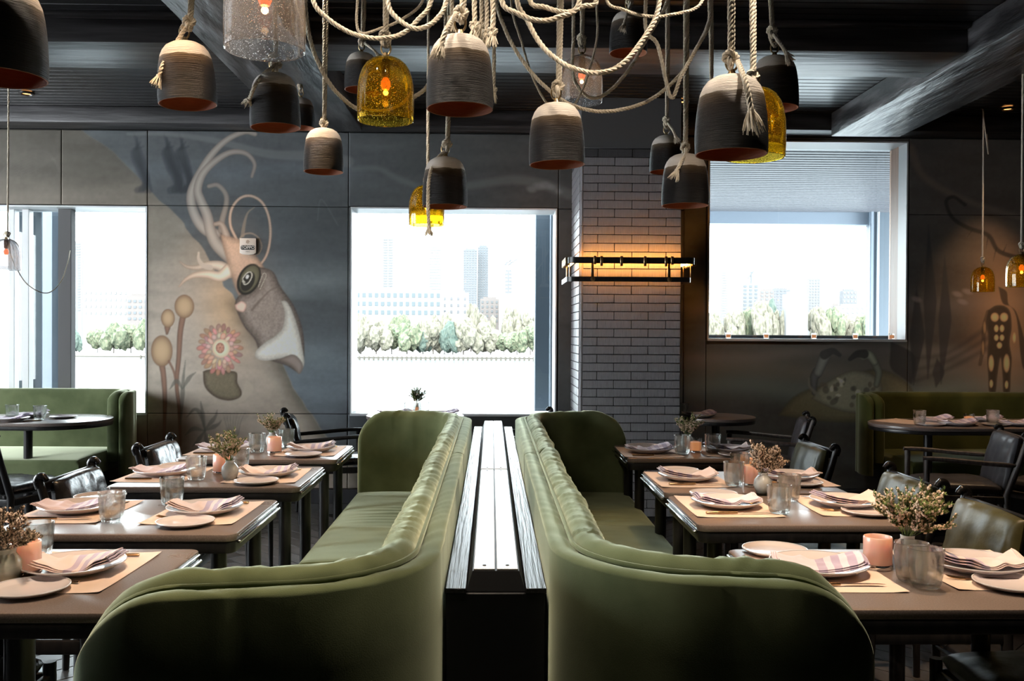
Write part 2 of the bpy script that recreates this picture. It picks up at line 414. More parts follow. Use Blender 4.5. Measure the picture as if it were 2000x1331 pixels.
# ground tones, then the dune edge that runs down from the upper left
CAN[:] = s2l((62, 66, 70))
t = smooth((xx-560)/700); CAN = CAN*(1-t[...,None])+s2l((54,55,55))*t[...,None]
t = smooth((xx-1650)/250); CAN = CAN*(1-t[...,None])+s2l((52,47,43))*t[...,None]
edge = np.interp(yy, [200,258,300,370,430,480,560,640,700,760,830,900,1020], [120,165,225,292,352,392,440,500,545,575,620,680,760])
edge = edge+6*(vnoise(yy/14, 3)-.5)
dl = smooth((edge-xx)/5+.5)
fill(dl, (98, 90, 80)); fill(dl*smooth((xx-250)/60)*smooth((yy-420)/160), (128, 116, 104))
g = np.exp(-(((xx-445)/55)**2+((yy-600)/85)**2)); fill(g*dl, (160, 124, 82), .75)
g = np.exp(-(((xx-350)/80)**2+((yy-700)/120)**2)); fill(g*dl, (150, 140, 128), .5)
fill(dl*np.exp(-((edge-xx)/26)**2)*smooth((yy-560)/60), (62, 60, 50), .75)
fill(dl*smooth((430-yy)/110), (62, 59, 54), .85)  # upper dune darkened in the paint to imitate shade high on the wall
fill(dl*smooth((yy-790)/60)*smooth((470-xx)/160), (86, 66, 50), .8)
r_ = (1-dl)
for (cy, wd, c, a, sd) in ((560, 40, (104,112,116), .45, 1), (700, 50, (92,104,112), .5, 2), (760, 60, (86,98,110), .6, 3), (330, 20, (76,84,92), .4, 4)):
    fill(r_*np.exp(-((yy-cy-18*(vnoise(xx/120, sd)-.5))/wd)**2)*smooth((780-xx)/150), c, a)
n1 = fbm(xx/90, yy/22, 4, 5); n2 = fbm(xx/7, yy/7, 3, 9)
CAN *= (1+.5*(n1-.5)+.22*(n2-.5))[..., None]
rr_ = smooth((xx-1300)/60)
for (cy, wd, c, a, sd) in ((720, 26, (80,78,72), .6, 7), (765, 22, (78,90,88), .6, 8), (690, 14, (84,80,78), .5, 9), (600, 18, (76,70,70), .5, 12)):
    fill(rr_*np.exp(-((yy-cy-24*(vnoise(xx/160, sd)-.5))/wd)**2), c, a)
g = np.exp(-(((xx-1965)/60)**2+((yy-640)/130)**2)); fill(g, (128, 92, 56), .75)  # warm lamp light on the wall, painted in behind the figure

def seg_dist(P_, Wd, X, Y):
    """distance to a polyline of varying half width; returns signed inside measure"""
    best = np.full(X.shape, 1e9); u = np.zeros(X.shape)
    for (x, y), w in zip(P_, Wd):
        d = np.hypot(X-x, Y-y)-w; m = d < best; best[m] = d[m]
    return best
def stroke(pts, w0, w1, col, a=1, soft=1.5, rim=None, wm=None):
    p = crom(pts, 14); n = len(p); p = np.array(p)
    L_ = np.cumsum(np.r_[0, np.hypot(*np.diff(p, axis=0).T)]); m_ = max(8, int(L_[-1]/2.0)); q = np.linspace(0, L_[-1], m_)
    xs = np.interp(q, L_, p[:,0]); ys = np.interp(q, L_, p[:,1]); tt = q/L_[-1]
    wd = (w0+(w1-w0)*tt) if wm is None else np.interp(tt, [0, .5, 1], [w0, wm, w1])
    wd = wd/2; pad = max(wd)+4
    x0, x1 = int(max(0, xs.min()-pad-CX0)), int(min(CW_, xs.max()+pad-CX0)); y0, y1 = int(max(0, ys.min()-pad-CY0)), int(min(CHH, ys.max()+pad-CY0))
    if x1 <= x0 or y1 <= y0: return
    X, Y = xx[y0:y1, x0:x1], yy[y0:y1, x0:x1]; d = seg_dist(np.c_[xs, ys], wd, X, Y)
    m = np.clip(.5-d/soft, 0, 1)[..., None]*a; sub = CAN[y0:y1, x0:x1]; c = s2l(col)
    if rim is not None:
        k = np.clip(1+d/max(wd.max()*.8, 1), 0, 1)[..., None]**1.5; c = c*(1-k)+s2l(rim)*k
    CAN[y0:y1, x0:x1] = sub*(1-m)+c*m
def ell(cx, cy, rx, ry, rot, col, a=1, soft=.15, rim=None):
    c_, s_ = math.cos(rot), math.sin(rot); k = max(rx, ry)+6
    x0, x1, y0, y1 = int(max(0, cx-k-CX0)), int(min(CW_, cx+k-CX0)), int(max(0, cy-k-CY0)), int(min(CHH, cy+k-CY0))
    X, Y = xx[y0:y1, x0:x1]-cx, yy[y0:y1, x0:x1]-cy; r = np.hypot((X*c_+Y*s_)/rx, (-X*s_+Y*c_)/ry)
    m = np.clip((1-r)/soft, 0, 1)[..., None]*a; sub = CAN[y0:y1, x0:x1]; c = s2l(col)
    if rim is not None: k = np.clip(r, 0, 1)[..., None]**2.5; c = c*(1-k)+s2l(rim)*k
    CAN[y0:y1, x0:x1] = sub*(1-m)+c*m
def poly(pts, col, a=1, soft=1.5, rim=None, rw=10, close=True, tex=0):
    p = np.array(crom([*pts, pts[0]], 8))[:-1] if close else np.array(pts)
    x0, x1, y0, y1 = int(max(0, p[:,0].min()-8-CX0)), int(min(CW_, p[:,0].max()+8-CX0)), int(max(0, p[:,1].min()-8-CY0)), int(min(CHH, p[:,1].max()+8-CY0))
    X, Y = xx[y0:y1, x0:x1], yy[y0:y1, x0:x1]; ins = np.zeros(X.shape, bool); d = np.full(X.shape, 1e9)
    for i in range(len(p)):
        (ax, ay), (bx, by) = p[i-1], p[i]
        c = ((ay > Y) != (by > Y)) & (X < (bx-ax)*(Y-ay)/(by-ay+1e-12)+ax); ins ^= c
        tt = np.clip(((X-ax)*(bx-ax)+(Y-ay)*(by-ay))/((bx-ax)**2+(by-ay)**2+1e-9), 0, 1)
        d = np.minimum(d, np.hypot(X-ax-tt*(bx-ax), Y-ay-tt*(by-ay)))
    sd = np.where(ins, d, -d); m = np.clip(.5+sd/soft, 0, 1)[..., None]*a; sub = CAN[y0:y1, x0:x1]; c = s2l(col)*np.ones(sub.shape)
    if rim is not None: k = np.clip(1-sd/rw, 0, 1)[..., None]**1.3; c = c*(1-k)+s2l(rim)*k
    if tex: c = c*(1+tex*(fbm(X/3, Y/3, 2, 4)-.5))[..., None]
    CAN[y0:y1, x0:x1] = sub*(1-m)+c*m
T1, T2 = (134,124,116), (92,82,76)
# faint weed and plume in the dark
for dx, s_ in ((262,1), (320,1.25), (350,.9)):
    for k in range(4): stroke([(dx+k*6, 262+k*8), (dx+12*s_-k*5, 300), (dx+22*s_, 335+k*8), (dx+30*s_-k*8, 372)], 3, 12*s_, (34,38,44), .5, 4, wm=14*s_)
for k in range(9): stroke([(-30, 352+k*3), (30, 340-k*5+8), (90, 320-k*3), (118, 300+k*5)], 2, 2, (84,78,74), .28, 3)
stroke([(250,262), (330,262), (420,275), (520,300), (600,305), (680,316)], 5, 22, (86,88,90), .5, 5)
# squid arms
stroke([(498,262), (478,258), (445,272), (415,300), (392,335), (375,372), (374,400), (384,428), (400,448), (420,458)], 9, 22, T1, .9, 2, T2)
stroke([(492,345), (497,320), (480,300), (450,298), (420,315), (396,340), (386,370), (392,392), (404,420), (412,455), (425,480), (455,508)], 6, 26, T1, .95, 2, T2)
stroke([(408,364), (425,362), (440,378), (442,398), (434,430), (432,450)], 8, 12, (112,102,94), .9, 2, T2)
stroke([(420,438), (432,438), (440,455), (446,480), (458,510)], 8, 26, (150,132,120), .95, 2, (100,84,74))
stroke([(497,405), (484,416), (477,438), (474,460)], 2, 8, (100,90,80), .9, 1.5)
stroke([(462,468), (450,440), (452,410), (468,388), (490,383), (512,396), (525,425), (528,462), (520,500), (500,524), (478,530), (462,515), (457,490), (463,468)], 6, 5, (152,126,108), .95, 1.2, (100,80,66))
stroke([(463,476), (474,460), (490,456), (505,465), (511,482), (505,496), (490,501)], 4, 2, (110,96,84), .85, 1.2)
stroke([(352,512), (365,521), (385,523), (405,518), (430,520), (448,532)], 3, 24, (176,158,140), .95, 2, (120,98,80))
stroke([(388,494), (388,506), (396,518), (410,523)], 4, 12, (150,134,120), .95, 2)
stroke([(350,560), (362,547), (380,538), (405,536), (430,540), (448,528)], 3, 26, (190,168,146), .95, 2, (130,104,84))
# head and mantle
poly([(430,458), (470,470), (500,500), (520,540), (500,580), (478,590), (462,570), (452,540), (440,500)], (168,132,106), .9, 5, (120,92,72), 14, tex=.3)
ell(510,610,70,95,-.4,(60,54,52),.35,.6)
poly([(500,520), (532,530), (548,560), (575,600), (592,650), (594,705), (585,728), (560,715), (530,705), (508,690), (498,665), (478,640), (464,612), (459,592), (470,575), (500,560)], (120,106,98), 1, 2.5, (66,56,50), 22, tex=.6)
poly([(458,596), (472,588), (482,596), (476,610), (462,606)], (188,150,134), .9, 2, (120,88,76), 5)
stroke([(492,606), (510,585), (530,566), (548,560)], 5, 2, (84,72,66), .8, 3)
poly([(549,588), (560,590), (572,612), (584,650), (592,690), (594,712), (584,730), (578,706), (555,700), (520,705), (501,700), (500,686), (520,668), (540,655), (552,640), (556,612)], (172,168,160), 1, 2, (128,122,114), 12, tex=.35)
poly([(545,702), (570,693), (584,700), (592,716), (584,731), (570,716)], (116,100,92), .95, 2, (84,72,66), 8)
ell(486,546,22,34,.45, (34,32,28), 1, .08); ell(487,545,18,30,.45, (92,88,64), 1, .12, (60,56,42)); ell(484,550,13,22,.45, (36,34,30), 1, .12)
stroke([(478,552), (474,545), (482,534), (490,532), (492,540), (486,552), (478,556), (474,550)], 2, 2, (176,170,156), .9, 1.2); ell(483,541,3,4.5,.4, (200,204,204))
stroke([(508,565), (516,548), (520,538), (515,534), (510,545), (505,560)], 3, 3, (150,140,126), .9, 1.5, (60,52,44))
# three bulb kelps
for (cx, cy, rx, ry, st) in ((360,599,20,24,[(357,620),(352,650),(349,700),(345,750),(350,800),(352,870)]), (328,622,14,19,[(327,640),(326,652)]), (316,686,22,32,[(316,712),(320,740),(322,790),(320,860)])):
    stroke(st, 12, 5, (110,76,58), .95, 2, (72,50,40)); ell(cx,cy,rx,ry,0, (150,122,86), 1, .08, (92,64,46))
stroke([(330,706), (340,728), (346,760)], 5, 5, (100,70,54), .9, 2)
# flower head on a stone
poly([(396,726), (410,722), (440,724), (462,728), (464,748), (472,765), (468,778), (445,783), (420,776), (400,756)], (92,82,62), 1, 2, (62,50,40), 10, tex=.4)
poly([(380,760), (400,775), (430,790), (470,786), (490,770), (494,755), (480,745), (470,775), (430,788), (395,770)], (134,124,108), .6, 3)
for ring, (rr0, rr1, nb, c) in enumerate(((43,48,22,(150,104,86)), (34,42,18,(172,122,102)), (26,34,15,(188,140,118)))):
    for k in range(nb):
        a = 2*PI*k/nb+ring*.2+.12*(rng.rand()-.5); q = rr0*(.95+.12*rng.rand())
        ell(430+q*.84*math.cos(a), 682+q*math.sin(a), 9.5*(.8+.4*rng.rand())-ring, 5.0*(.8+.4*rng.rand()), a+.5*(rng.rand()-.5), tuple(v*(.82+.3*rng.rand()) for v in c), .92, .25, (104,66,54))
ell(432,681,18,19,0, (196,170,142), 1, .1, (170,130,104)); ell(430,680,9,11,0, (170,116,90), 1, .12, (104,58,44))
for a in (0, 1.05, 2.1): stroke([(430-7*math.cos(a), 680-8*math.sin(a)), (430+7*math.cos(a), 680+8*math.sin(a))], 1.5, 1.5, (110,62,46), .9, 1)
# drawn plants at the foot
for pts in ([(352,830),(356,780),(358,740),(362,705)], [(358,758),(370,738),(382,728)], [(356,760),(345,745),(332,760)], [(400,840),(392,810),(380,800),(365,815)], [(400,840),(420,815),(424,802)], [(400,842),(378,838),(362,850)], [(400,842),(425,830),(432,822)], [(400,842),(404,865),(410,878)], [(400,842),(386,862),(376,872)], [(400,840),(396,810),(392,785)]):
    stroke(pts, 3, 2, (72,72,66), .7, 2, wm=9)
for k in range(7): stroke([(447+k*3, 850), (440+k*5, 825), (436+k*7, 808)], 3, 1, (62,66,68), .5, 2)
# above the middle window: swirl and cloud
stroke([(620,430), (628,390), (660,440)], 2, 2, (88,96,102), .3, 2)
stroke([(690,330), (740,330), (780,350), (850,372), (920,362), (1000,352), (1060,360), (1110,380)], 8, 20, (84,88,90), .45, 8)
for (x, y, r) in ((1038,370,10), (1052,364,12), (1066,362,12), (1078,366,9), (1092,374,8)): ell(x, y, r*1.3, r*.8, .2, (98,100,104), .5, .6)
# right side: crab, stones, weed, figure, branch
poly([(1520,812), (1545,780), (1580,760), (1640,745), (1700,722), (1740,728), (1775,752), (1790,790), (1760,820), (1620,825)], (84,80,56), .85, 5, (60,56,42), 14, tex=.3)
poly([(1585,780), (1600,758), (1630,738), (1665,724), (1700,730), (1722,750), (1716,790), (1680,808), (1630,800)], (104,104,88), .9, 3, (66,64,56), 10, tex=.3)
for k in range(26):
    a, q = rng.rand()*2*PI, rng.rand()**.5; ell(1655+55*q*math.cos(a), 768+32*q*math.sin(a), 4+7*rng.rand(), 3+5*rng.rand(), rng.rand()*3, random.choice([(58,56,52),(70,64,54),(150,146,124)]), .75, .3)
stroke([(1590,768), (1590,740), (1596,728)], 10, 20, (66,70,76), .95, 2, (44,44,46)); stroke([(1598,728), (1606,708), (1612,694)], 18, 22, (92,98,98), .95, 2, (52,54,56)); stroke([(1610,694), (1626,686), (1640,694)], 18, 8, (46,48,50), .95, 2)
stroke([(1712,752), (1716,728), (1708,708)], 12, 16, (88,96,86), .95, 2, (52,54,50)); stroke([(1708,708), (1698,694), (1686,694)], 14, 20, (112,120,104), .95, 2, (60,64,58)); stroke([(1688,692), (1674,692), (1660,702)], 18, 8, (42,44,46), .95, 2)
stroke([(1580,740), (1582,756), (1600,775)], 3, 8, (84,84,76), .8, 2)
for (x0, y0, x1, y1, w) in ((1813,440,1812,740,26), (1845,500,1838,750,26), (1740,668,1780,750,52), (1790,560,1784,752,30), (1830,700,1828,756,24)):
    stroke([(x0, y0), ((x0+x1)/2+4, (y0+y1)/2), (x1, y1)], 1, 2, (36,37,40), .8, 3, wm=w)
for k in range(3): stroke([(1790,700+k*22), (1850,690+k*16), (1930,640+k*20)], 5, 12, (40,36,36), .5, 8)
stroke([(1780,290), (1800,340), (1850,375), (1910,400), (1990,425)], 14, 10, (82,66,56), .4, 8)
stroke([(1885,400), (1862,385), (1848,395), (1860,425), (1890,445), (1930,460), (1950,490), (1990,505)], 7, 9, (28,27,27), .85, 3)
for (a, b) in (((1900,448),(1890,462)), ((1930,462),(1926,485)), ((1946,484),(1940,510)), ((1960,492),(1966,478))): stroke([a, b], 3, 1, (30,28,28), .8, 1.5)
for (x, y) in ((1790,585), (1870,575), (1890,570), (1880,590)): ell(x, y, 14, 7, .3, (104,92,90), .45, .6)
K, Sk = (44,36,28), (170,128,78)
poly([(1950,560), (1958,592), (1975,600), (1985,620), (1990,660), (1994,700), (2000,722), (2012,722), (2000,660), (1985,610), (1970,595), (1966,570)], K, .85, 2)
poly([(1930,606), (1945,597), (1962,598), (1973,610), (1976,640), (1972,670), (1976,700), (1974,735), (1972,768), (1960,768), (1958,735), (1954,700), (1948,735), (1944,768), (1932,766), (1930,735), (1928,700), (1930,660), (1926,630)], K, .95, 2, (60,48,36), 6)
for (x, y, rx, ry) in ((1943,620,9,10), (1961,620,9,10), (1946,642,5,8), (1957,642,5,8), (1946,660,5,7), (1957,660,5,7), (1952,675,6,7), (1936,710,6,18), (1966,710,7,20), (1936,750,4,9), (1966,752,4,9), (1923,640,3,14), (1920,680,3,16), (1981,660,4,12)):
    ell(x, y, rx, ry, 0, Sk, .92, .25, (120,84,50))
stroke([(1930,610), (1922,640), (1920,680), (1914,712)], 9, 7, K, .6, 2)
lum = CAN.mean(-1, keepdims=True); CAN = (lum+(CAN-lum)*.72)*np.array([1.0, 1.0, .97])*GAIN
CAN *= (1+.7*smooth((xx-1100)/300))[..., None]  # right part of the paint brightened to make up for dim light there
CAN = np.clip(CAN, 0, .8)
RT = np.array(CM.to_3x3().transposed()); CO = np.array([0, 0, CH])
def project(X, Y, Z):
    c = np.stack([X, Y, Z], -1)-CO; q = c @ RT.T
    return 1000+F*q[..., 0]/-q[..., 2], 665.5-F*q[..., 1]/-q[..., 2]
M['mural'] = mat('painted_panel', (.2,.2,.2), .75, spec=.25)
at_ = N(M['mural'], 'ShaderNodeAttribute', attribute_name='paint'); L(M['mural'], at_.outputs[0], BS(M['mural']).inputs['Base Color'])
def panel(x0, x1, z0, z1, parent, res=.008):
    g = .0025; x0 += g; x1 -= g; z0 += g; z1 -= g
    nx, nz = max(2, int((x1-x0)/res)+1), max(2, int((z1-z0)/res)+1)
    X, Z = np.meshgrid(np.linspace(x0, x1, nx), np.linspace(z0, z1, nz)); px, py = project(X, np.full(X.shape, WY), Z)
    u = np.clip(px-CX0, 0, CW_-2); v = np.clip(py-CY0, 0, CHH-2); ui, vi = u.astype(int), v.astype(int); fu, fv = (u-ui)[..., None], (v-vi)[..., None]
    col = (CAN[vi, ui]*(1-fu)+CAN[vi, ui+1]*fu)*(1-fv)+(CAN[vi+1, ui]*(1-fu)+CAN[vi+1, ui+1]*fu)*fv
    co = np.stack([X, np.full(X.shape, WY), Z], -1).reshape(-1, 3)
    idx = np.arange(nx*nz).reshape(nz, nx); q = np.stack([idx[:-1,:-1], idx[:-1,1:], idx[1:,1:], idx[1:,:-1]], -1).reshape(-1, 4)
    rimi = np.r_[idx[0,:], idx[1:,-1], idx[-1,-2::-1], idx[-2:0:-1,0]]; b = len(co); nb = len(rimi)
    co = np.r_[co, co[rimi]+[0, .02, 0]]; k = np.arange(nb); k2 = (k+1) % nb
    q = np.r_[q, np.stack([rimi[k2], rimi[k], b+k, b+k2], -1)]
    me = bpy.data.meshes.new('mural_panel'); me.vertices.add(len(co)); me.vertices.foreach_set('co', co.ravel())
    me.loops.add(q.size); me.loops.foreach_set('vertex_index', q.ravel()); me.polygons.add(len(q)); me.polygons.foreach_set('loop_start', np.arange(len(q))*4)
    me.update(calc_edges=True); me.validate()
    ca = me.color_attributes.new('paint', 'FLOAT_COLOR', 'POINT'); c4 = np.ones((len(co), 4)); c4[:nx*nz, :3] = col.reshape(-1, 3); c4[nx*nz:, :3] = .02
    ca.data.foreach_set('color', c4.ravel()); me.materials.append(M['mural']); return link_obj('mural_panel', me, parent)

xa, xb, xc, xd, xe, xf, xg = WX(120), WX(288), WX(680), WX(1090), WX(1335), WX(1379), WX(1774)
w1 = (x_left+.5, WX(287), zs, WZ(402, 150)); w2 = (WX(684), WX(1087), zs, WZ(406, 880)); w3 = (WX(1382), WX(1771), WZ(664, 1570), WZ(275, 1570))
wb = MB()
def wbox(x0, x1, z0, z1): wb.box(((x0+x1)/2, WY+.17, (z0+z1)/2), (x1-x0, .29, z1-z0))
wbox(x_left, w1[0], 0, CZ); wbox(w1[0], w1[1], 0, w1[2]); wbox(w1[0], w1[1], w1[3], CZ); wbox(w1[1], w2[0], 0, CZ); wbox(w2[0], w2[1], 0, w2[2]); wbox(w2[0], w2[1], w2[3], CZ)
wbox(w2[1], w3[0], 0, CZ); wbox(w3[0], w3[1], 0, w3[2]); wbox(w3[0], w3[1], w3[3], CZ); wbox(w3[1], x_right, 0, CZ)
wall = struct('wall_back', wb, M['back'], smooth=False)
zm = WZ(404, 600)
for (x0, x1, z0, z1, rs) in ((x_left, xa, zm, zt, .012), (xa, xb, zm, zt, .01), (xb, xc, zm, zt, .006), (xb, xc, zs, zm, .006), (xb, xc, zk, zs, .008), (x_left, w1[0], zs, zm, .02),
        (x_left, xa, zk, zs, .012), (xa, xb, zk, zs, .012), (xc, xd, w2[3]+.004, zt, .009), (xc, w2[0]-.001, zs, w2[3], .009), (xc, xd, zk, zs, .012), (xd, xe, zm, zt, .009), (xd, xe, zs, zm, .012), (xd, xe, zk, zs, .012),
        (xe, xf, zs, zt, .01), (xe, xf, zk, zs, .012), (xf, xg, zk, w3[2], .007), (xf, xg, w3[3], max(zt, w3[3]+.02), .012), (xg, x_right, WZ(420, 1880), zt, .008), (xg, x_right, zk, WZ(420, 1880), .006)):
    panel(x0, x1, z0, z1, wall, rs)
struct('baseboard_back', MB().bbox(((x_left+x_right)/2, WY-.004, zk/2), (x_right-x_left, .03, zk-.004), .004, 1), M['base'])

# ---- windows: white reveal, slender frame, pane
def window(n, w, wood=False, members=()):
    x0, x1, z0, z1 = w; t = .012; d0, d1 = WY-.006, WY+.15; mb = MB()
    root = MB().box(((x0+x1)/2, WY+.085, z0-.004), (x1-x0, .19, .02)).build('window_%d' % n, M['white'], smooth=False); root['kind'] = 'structure'
    for nm, c, d in (('reveal', (x0+t/2, (d0+d1)/2, (z0+z1)/2), (t, d1-d0, z1-z0)), ('reveal', (x1-t/2, (d0+d1)/2, (z0+z1)/2), (t, d1-d0, z1-z0)), ('reveal', ((x0+x1)/2, (d0+d1)/2, z1-t/2), (x1-x0-2*t, d1-d0, t))):
        MB().box(c, d).build(nm, M['white'], root, smooth=False)
    ym = WY+.235
    for nm, c, d, m in (('jamb', (x0+t/2, ym, (z0+z1)/2), (t, .17, z1-z0), 0), ('jamb', (x1-t/2, ym, (z0+z1)/2), (t, .17, z1-z0), 1), ('head', ((x0+x1)/2, ym, z1-t/2), (x1-x0-2*t, .17, t), 0), ('inner_sill', ((x0+x1)/2, ym+.005, z0+t/2-.01), (x1-x0-2*t, .16, t), 0)):
        MB().box(c, d).build(nm, M['copper'] if (wood and nm == 'jamb') else M['white'], root, smooth=False)
    for k, (px0, px1, dd, mm) in enumerate(members):
        a, b = P(px0, 600, y=dd).x, P(px1, 600, y=dd).x
        MB().bbox(((a+b)/2, dd+.04, (z0+z1)/2), (abs(b-a), .08, z1-z0-2*t-.002), .003, 1).build('mullion', mm, root)
    MB().box(((x0+x1)/2, WY+.29, (z0+z1)/2), (x1-x0-2*t, .008, z1-z0-2*t)).build('pane', M['pane'], root, smooth=False)
    return root
window(1, w1, members=((113, 139, 7.62, M['plaster']), (43, 56, 7.66, M['white']), (17, 28, 7.66, M['white'])))
window(2, w2); window(3, w3, True)

# ---- ceiling, boards and beams
ceil = struct('ceiling', MB().box(((x_left+x_right)/2, (WY+y_back)/2+.2, CZ+.09), (x_right-x_left+.6, WY-y_back+1.2, .14)), M['back'], smooth=False)
me_b = MB().bbox((0,0,0), (x_right-x_left-.02, .078, .018), .003, 1).build('board', M['board']).data; bpy.data.objects.remove(bpy.data.objects['board'])
y = WY-.06
while y > -1.2:
    link_obj('board', me_b, ceil, (0-.05, y, CZ+.009)); y -= .086
def beam(c, d, m, nm='ceiling_beam', lab=None, bev=.008):
    o = MB().bbox((0,0,0), d, bev, 2).build(nm, m); o.location = c; o['kind'] = 'structure'; return o
xl0, xl1, xr0, xr1 = P(568, 260, y=7.25).x, P(708, 262, y=7.25).x, P(1622, 266, y=7.25).x, P(1755, 270, y=7.25).x
zb = P(1690, 268, y=7.25).z
beam((-.05, 7.39, (3.02+CZ)/2), (x_right-x_left-.02, .25, CZ-3.02), M['beam'])
yb0, yb1 = P(1000, 92, z=2.99).y, P(1000, 143, z=2.99).y
for a, b in ((x_left, xl0), (xl1, xr0), (xr1, x_right)):
    beam(((a+b)/2, (yb0+yb1)/2, (2.99+3.12)/2), (b-a-.01, yb1-yb0, .13), M['beam'])
    beam(((a+b)/2, (yb0+yb1)/2, 3.135), (b-a-.01, yb1-yb0+.1, .03), M['beam'])
for a, b in ((xl0, xl1), (xr0, xr1)):
    beam(((a+b)/2, (7.24-1.2)/2, (zb+CZ)/2), (b-a, 7.24+1.2, CZ-zb-.001), M['beam_y'])
# recessed downlights seen as small orange glints
k = 0
for (px, py) in ((52, 183), (1968, 213), (1332, 199)):
    p = P(px, py, z=CZ-.012); t = thing('downlight', ['small orange downlight in the ceiling boards at far left', 'small orange downlight in the ceiling at far right', 'small orange downlight in the ceiling above the brick pillar'][k], 'light', (p.x, p.y, CZ-.004), 0, 'recessed downlights'); k += 1
    MB().lathe([(.055,0),(.055,-.012),(.04,-.016),(.036,-.004)], 24).build('trim_ring', M['black_wood'], t); MB().lathe([(.036,-.004),(.03,-.007),(.0005,-.009)], 20).build('lens', M['down'], t)

# ---- tiled pillar
py_ = 6.83; X0, X1 = P(1138, 500, y=py_).x, P(1330, 500, y=py_).x; ZT = P(1230, 308, y=py_).z; pitch = .0636
xs0 = P(1133, 500, y=py_).x
pil = struct('tiled_pillar', MB().box(((xs0+X1)/2, (py_+WY)/2, ZT/2+.03), (X1-xs0-.008, WY-py_-.01, ZT+.06)), M['mortar'], smooth=False)
MB().bbox(((xs0+X1)/2, (py_+WY)/2-.004, (ZT+.065+CZ)/2), (X1-xs0-.004, WY-py_-.004, CZ-ZT-.067), .004, 1).build('plaster_head', M['plaster'], pil)
cache = {}
def brick(w, mm, side=False):
    key = (round(w, 3), mm.name, side)
    if key not in cache:
        d = (w-.005, .012, pitch-.0055) if not side else (.012, w-.005, pitch-.0055)
        o = MB().bbox((0,0,0), d, .002, 1).build('brick', mm); cache[key] = o.data; bpy.data.objects.remove(o)
    return cache[key]
nr = int(ZT/pitch); Wf = X1-X0
for r in range(-1, nr+1):
    z = ZT-pitch*(r+.5); mm = M['brick_dark'] if r < 0 else M['brick']
    if z < .02: break
    cuts = [0, .235, .49, Wf] if r % 2 == 0 else [0, .11, .365, .62, Wf]
    for a, b in zip(cuts[:-1], cuts[1:]): link_obj('brick', brick(b-a, mm), pil, (X0+(a+b)/2, py_-.003+.0015*random.random(), z))
    ysd = [py_+.004, py_+.13, py_+.385, py_+.64, WY-.02] if r % 2 else [py_+.004, py_+.255, py_+.51, WY-.02]
    if r < 0 or r*pitch < ZT-.6 or True:
        for a, b in zip(ysd[:-1], ysd[1:]): link_obj('brick', brick(b-a, mm, True), pil, (xs0-.001+.001*random.random(), (a+b)/2, z))
# rounded light corner tiles
for r in range(0, nr, 4):
    z1_ = ZT-pitch*r; z0_ = max(.01, z1_-4*pitch+.004)
    MB().tube([(X0-.006, py_+.004, z0_), (X0-.006, py_+.004, z1_)], .013, 12).build('corner_tile', M['brick'], pil)

# ---- sconce of two belts round the pillar
sc = thing('wall_sconce', 'black and brass double band lamp wrapped round the tiled pillar', 'lamp', ((X0+X1)/2, py_-.006, 1.79))
def at_sc(mb, nm, m, par=None): 
    o = mb.build(nm, m, None); o.parent = par or sc; o.matrix_parent_inverse = Matrix.Identity(4); 
    if par is None: o.location = (-(X0+X1)/2, -(py_-.006), -1.79)
    return o
yf = py_-.11
zu = P(1230, 509, y=yf).z; zl = P(1230, 546, y=yf).z
xa_, xb_ = P(1113, 509, y=yf).x, P(1356, 509, y=yf).x; xc_, xd_ = P(1110, 546, y=yf).x, P(1348, 546, y=yf).x
def band(x0, x1, z, h, th=.012):
    r = .05; pts = [(x0, WY-.32), (x0, yf+r)]+[(x0+r-r*math.cos(a), yf+r-r*math.sin(a)) for a in np.linspace(.2, PI/2-.2, 4)]+[(x0+r, yf), (x1-r, yf)]+[(x1-r+r*math.sin(a), yf+r-r*math.cos(a)) for a in np.linspace(.2, PI/2-.2, 4)]+[(x1, yf+r), (x1, WY-.32)]
    A = []
    for i, p in enumerate(pts):
        a = Vector(pts[max(i-1,0)]); b = Vector(pts[min(i+1,len(pts)-1)]); t = (b-a).normalized(); n = Vector((t.y, -t.x))
        A.append([(p[0]+n.x*o, p[1]+n.y*o, z+q) for o, q in ((0,-h/2),(th,-h/2),(th,h/2),(0,h/2))])
    m = MB().grid(A, closed=True); m.f += [(3,2,1,0), tuple(len(m.v)-4+k for k in range(4))]; m.m += [0, 0]; return m
at_sc(band(xa_, xb_, zu, .046), 'upper_band', M['black_wood']); at_sc(band(xc_, xd_, zl, .036), 'lower_band', M['black_wood'])
for px in (1162, 1175, 1214, 1260, 1301, 1313):
    x = P(px, 509, y=yf-.015).x; h = .062 if px in (1162, 1313) else .074; at_sc(MB().bbox((x, yf-.016, zu-(.0 if px in (1162,1313) else .006)), (.02, .016, h), .003, 1), 'clip', M['brass'])
for px in (1158, 1308):
    x = P(px, 509, y=yf-.01).x; b = at_sc(MB().bbox((x, yf+.012, (zu+zl)/2), (.022, .006, zu-zl), .002, 1), 'strap', M['brass'])
    at_sc(MB().lathe([(.001,-.012),(.016,-.01),(.018,0),(.001,.004)], 16, M=Matrix.Translation((x, yf-.012, zl)) @ Matrix.Rotation(PI/2, 4, 'X')), 'rivet', M['brass'])
for sx, x in ((-1, xa_-.006), (1, xb_+.006)):
    for k in range(6):
        yk = yf+.07+k*.06; at_sc(MB().bbox((x+sx*.008, yk, zu-.004), (.03, .016, .06), .003, 1), 'clip', M['brass'])
    for yk in (yf+.1, yf+.36): at_sc(MB().bbox((x-sx*.012, yk, (zu+zl)/2), (.006, .02, zu-zl), .002, 1), 'strap', M['brass'])
at_sc(MB().box(((xa_+xb_)/2, yf+.026, zu-.004), (xb_-xa_-.12, .012, .02)), 'light_strip', M['led'])
for x in (xa_+.03, xb_-.03): at_sc(MB().box((x, yf+.26, zu-.008), (.012, .36, .02)), 'light_strip', M['led'])

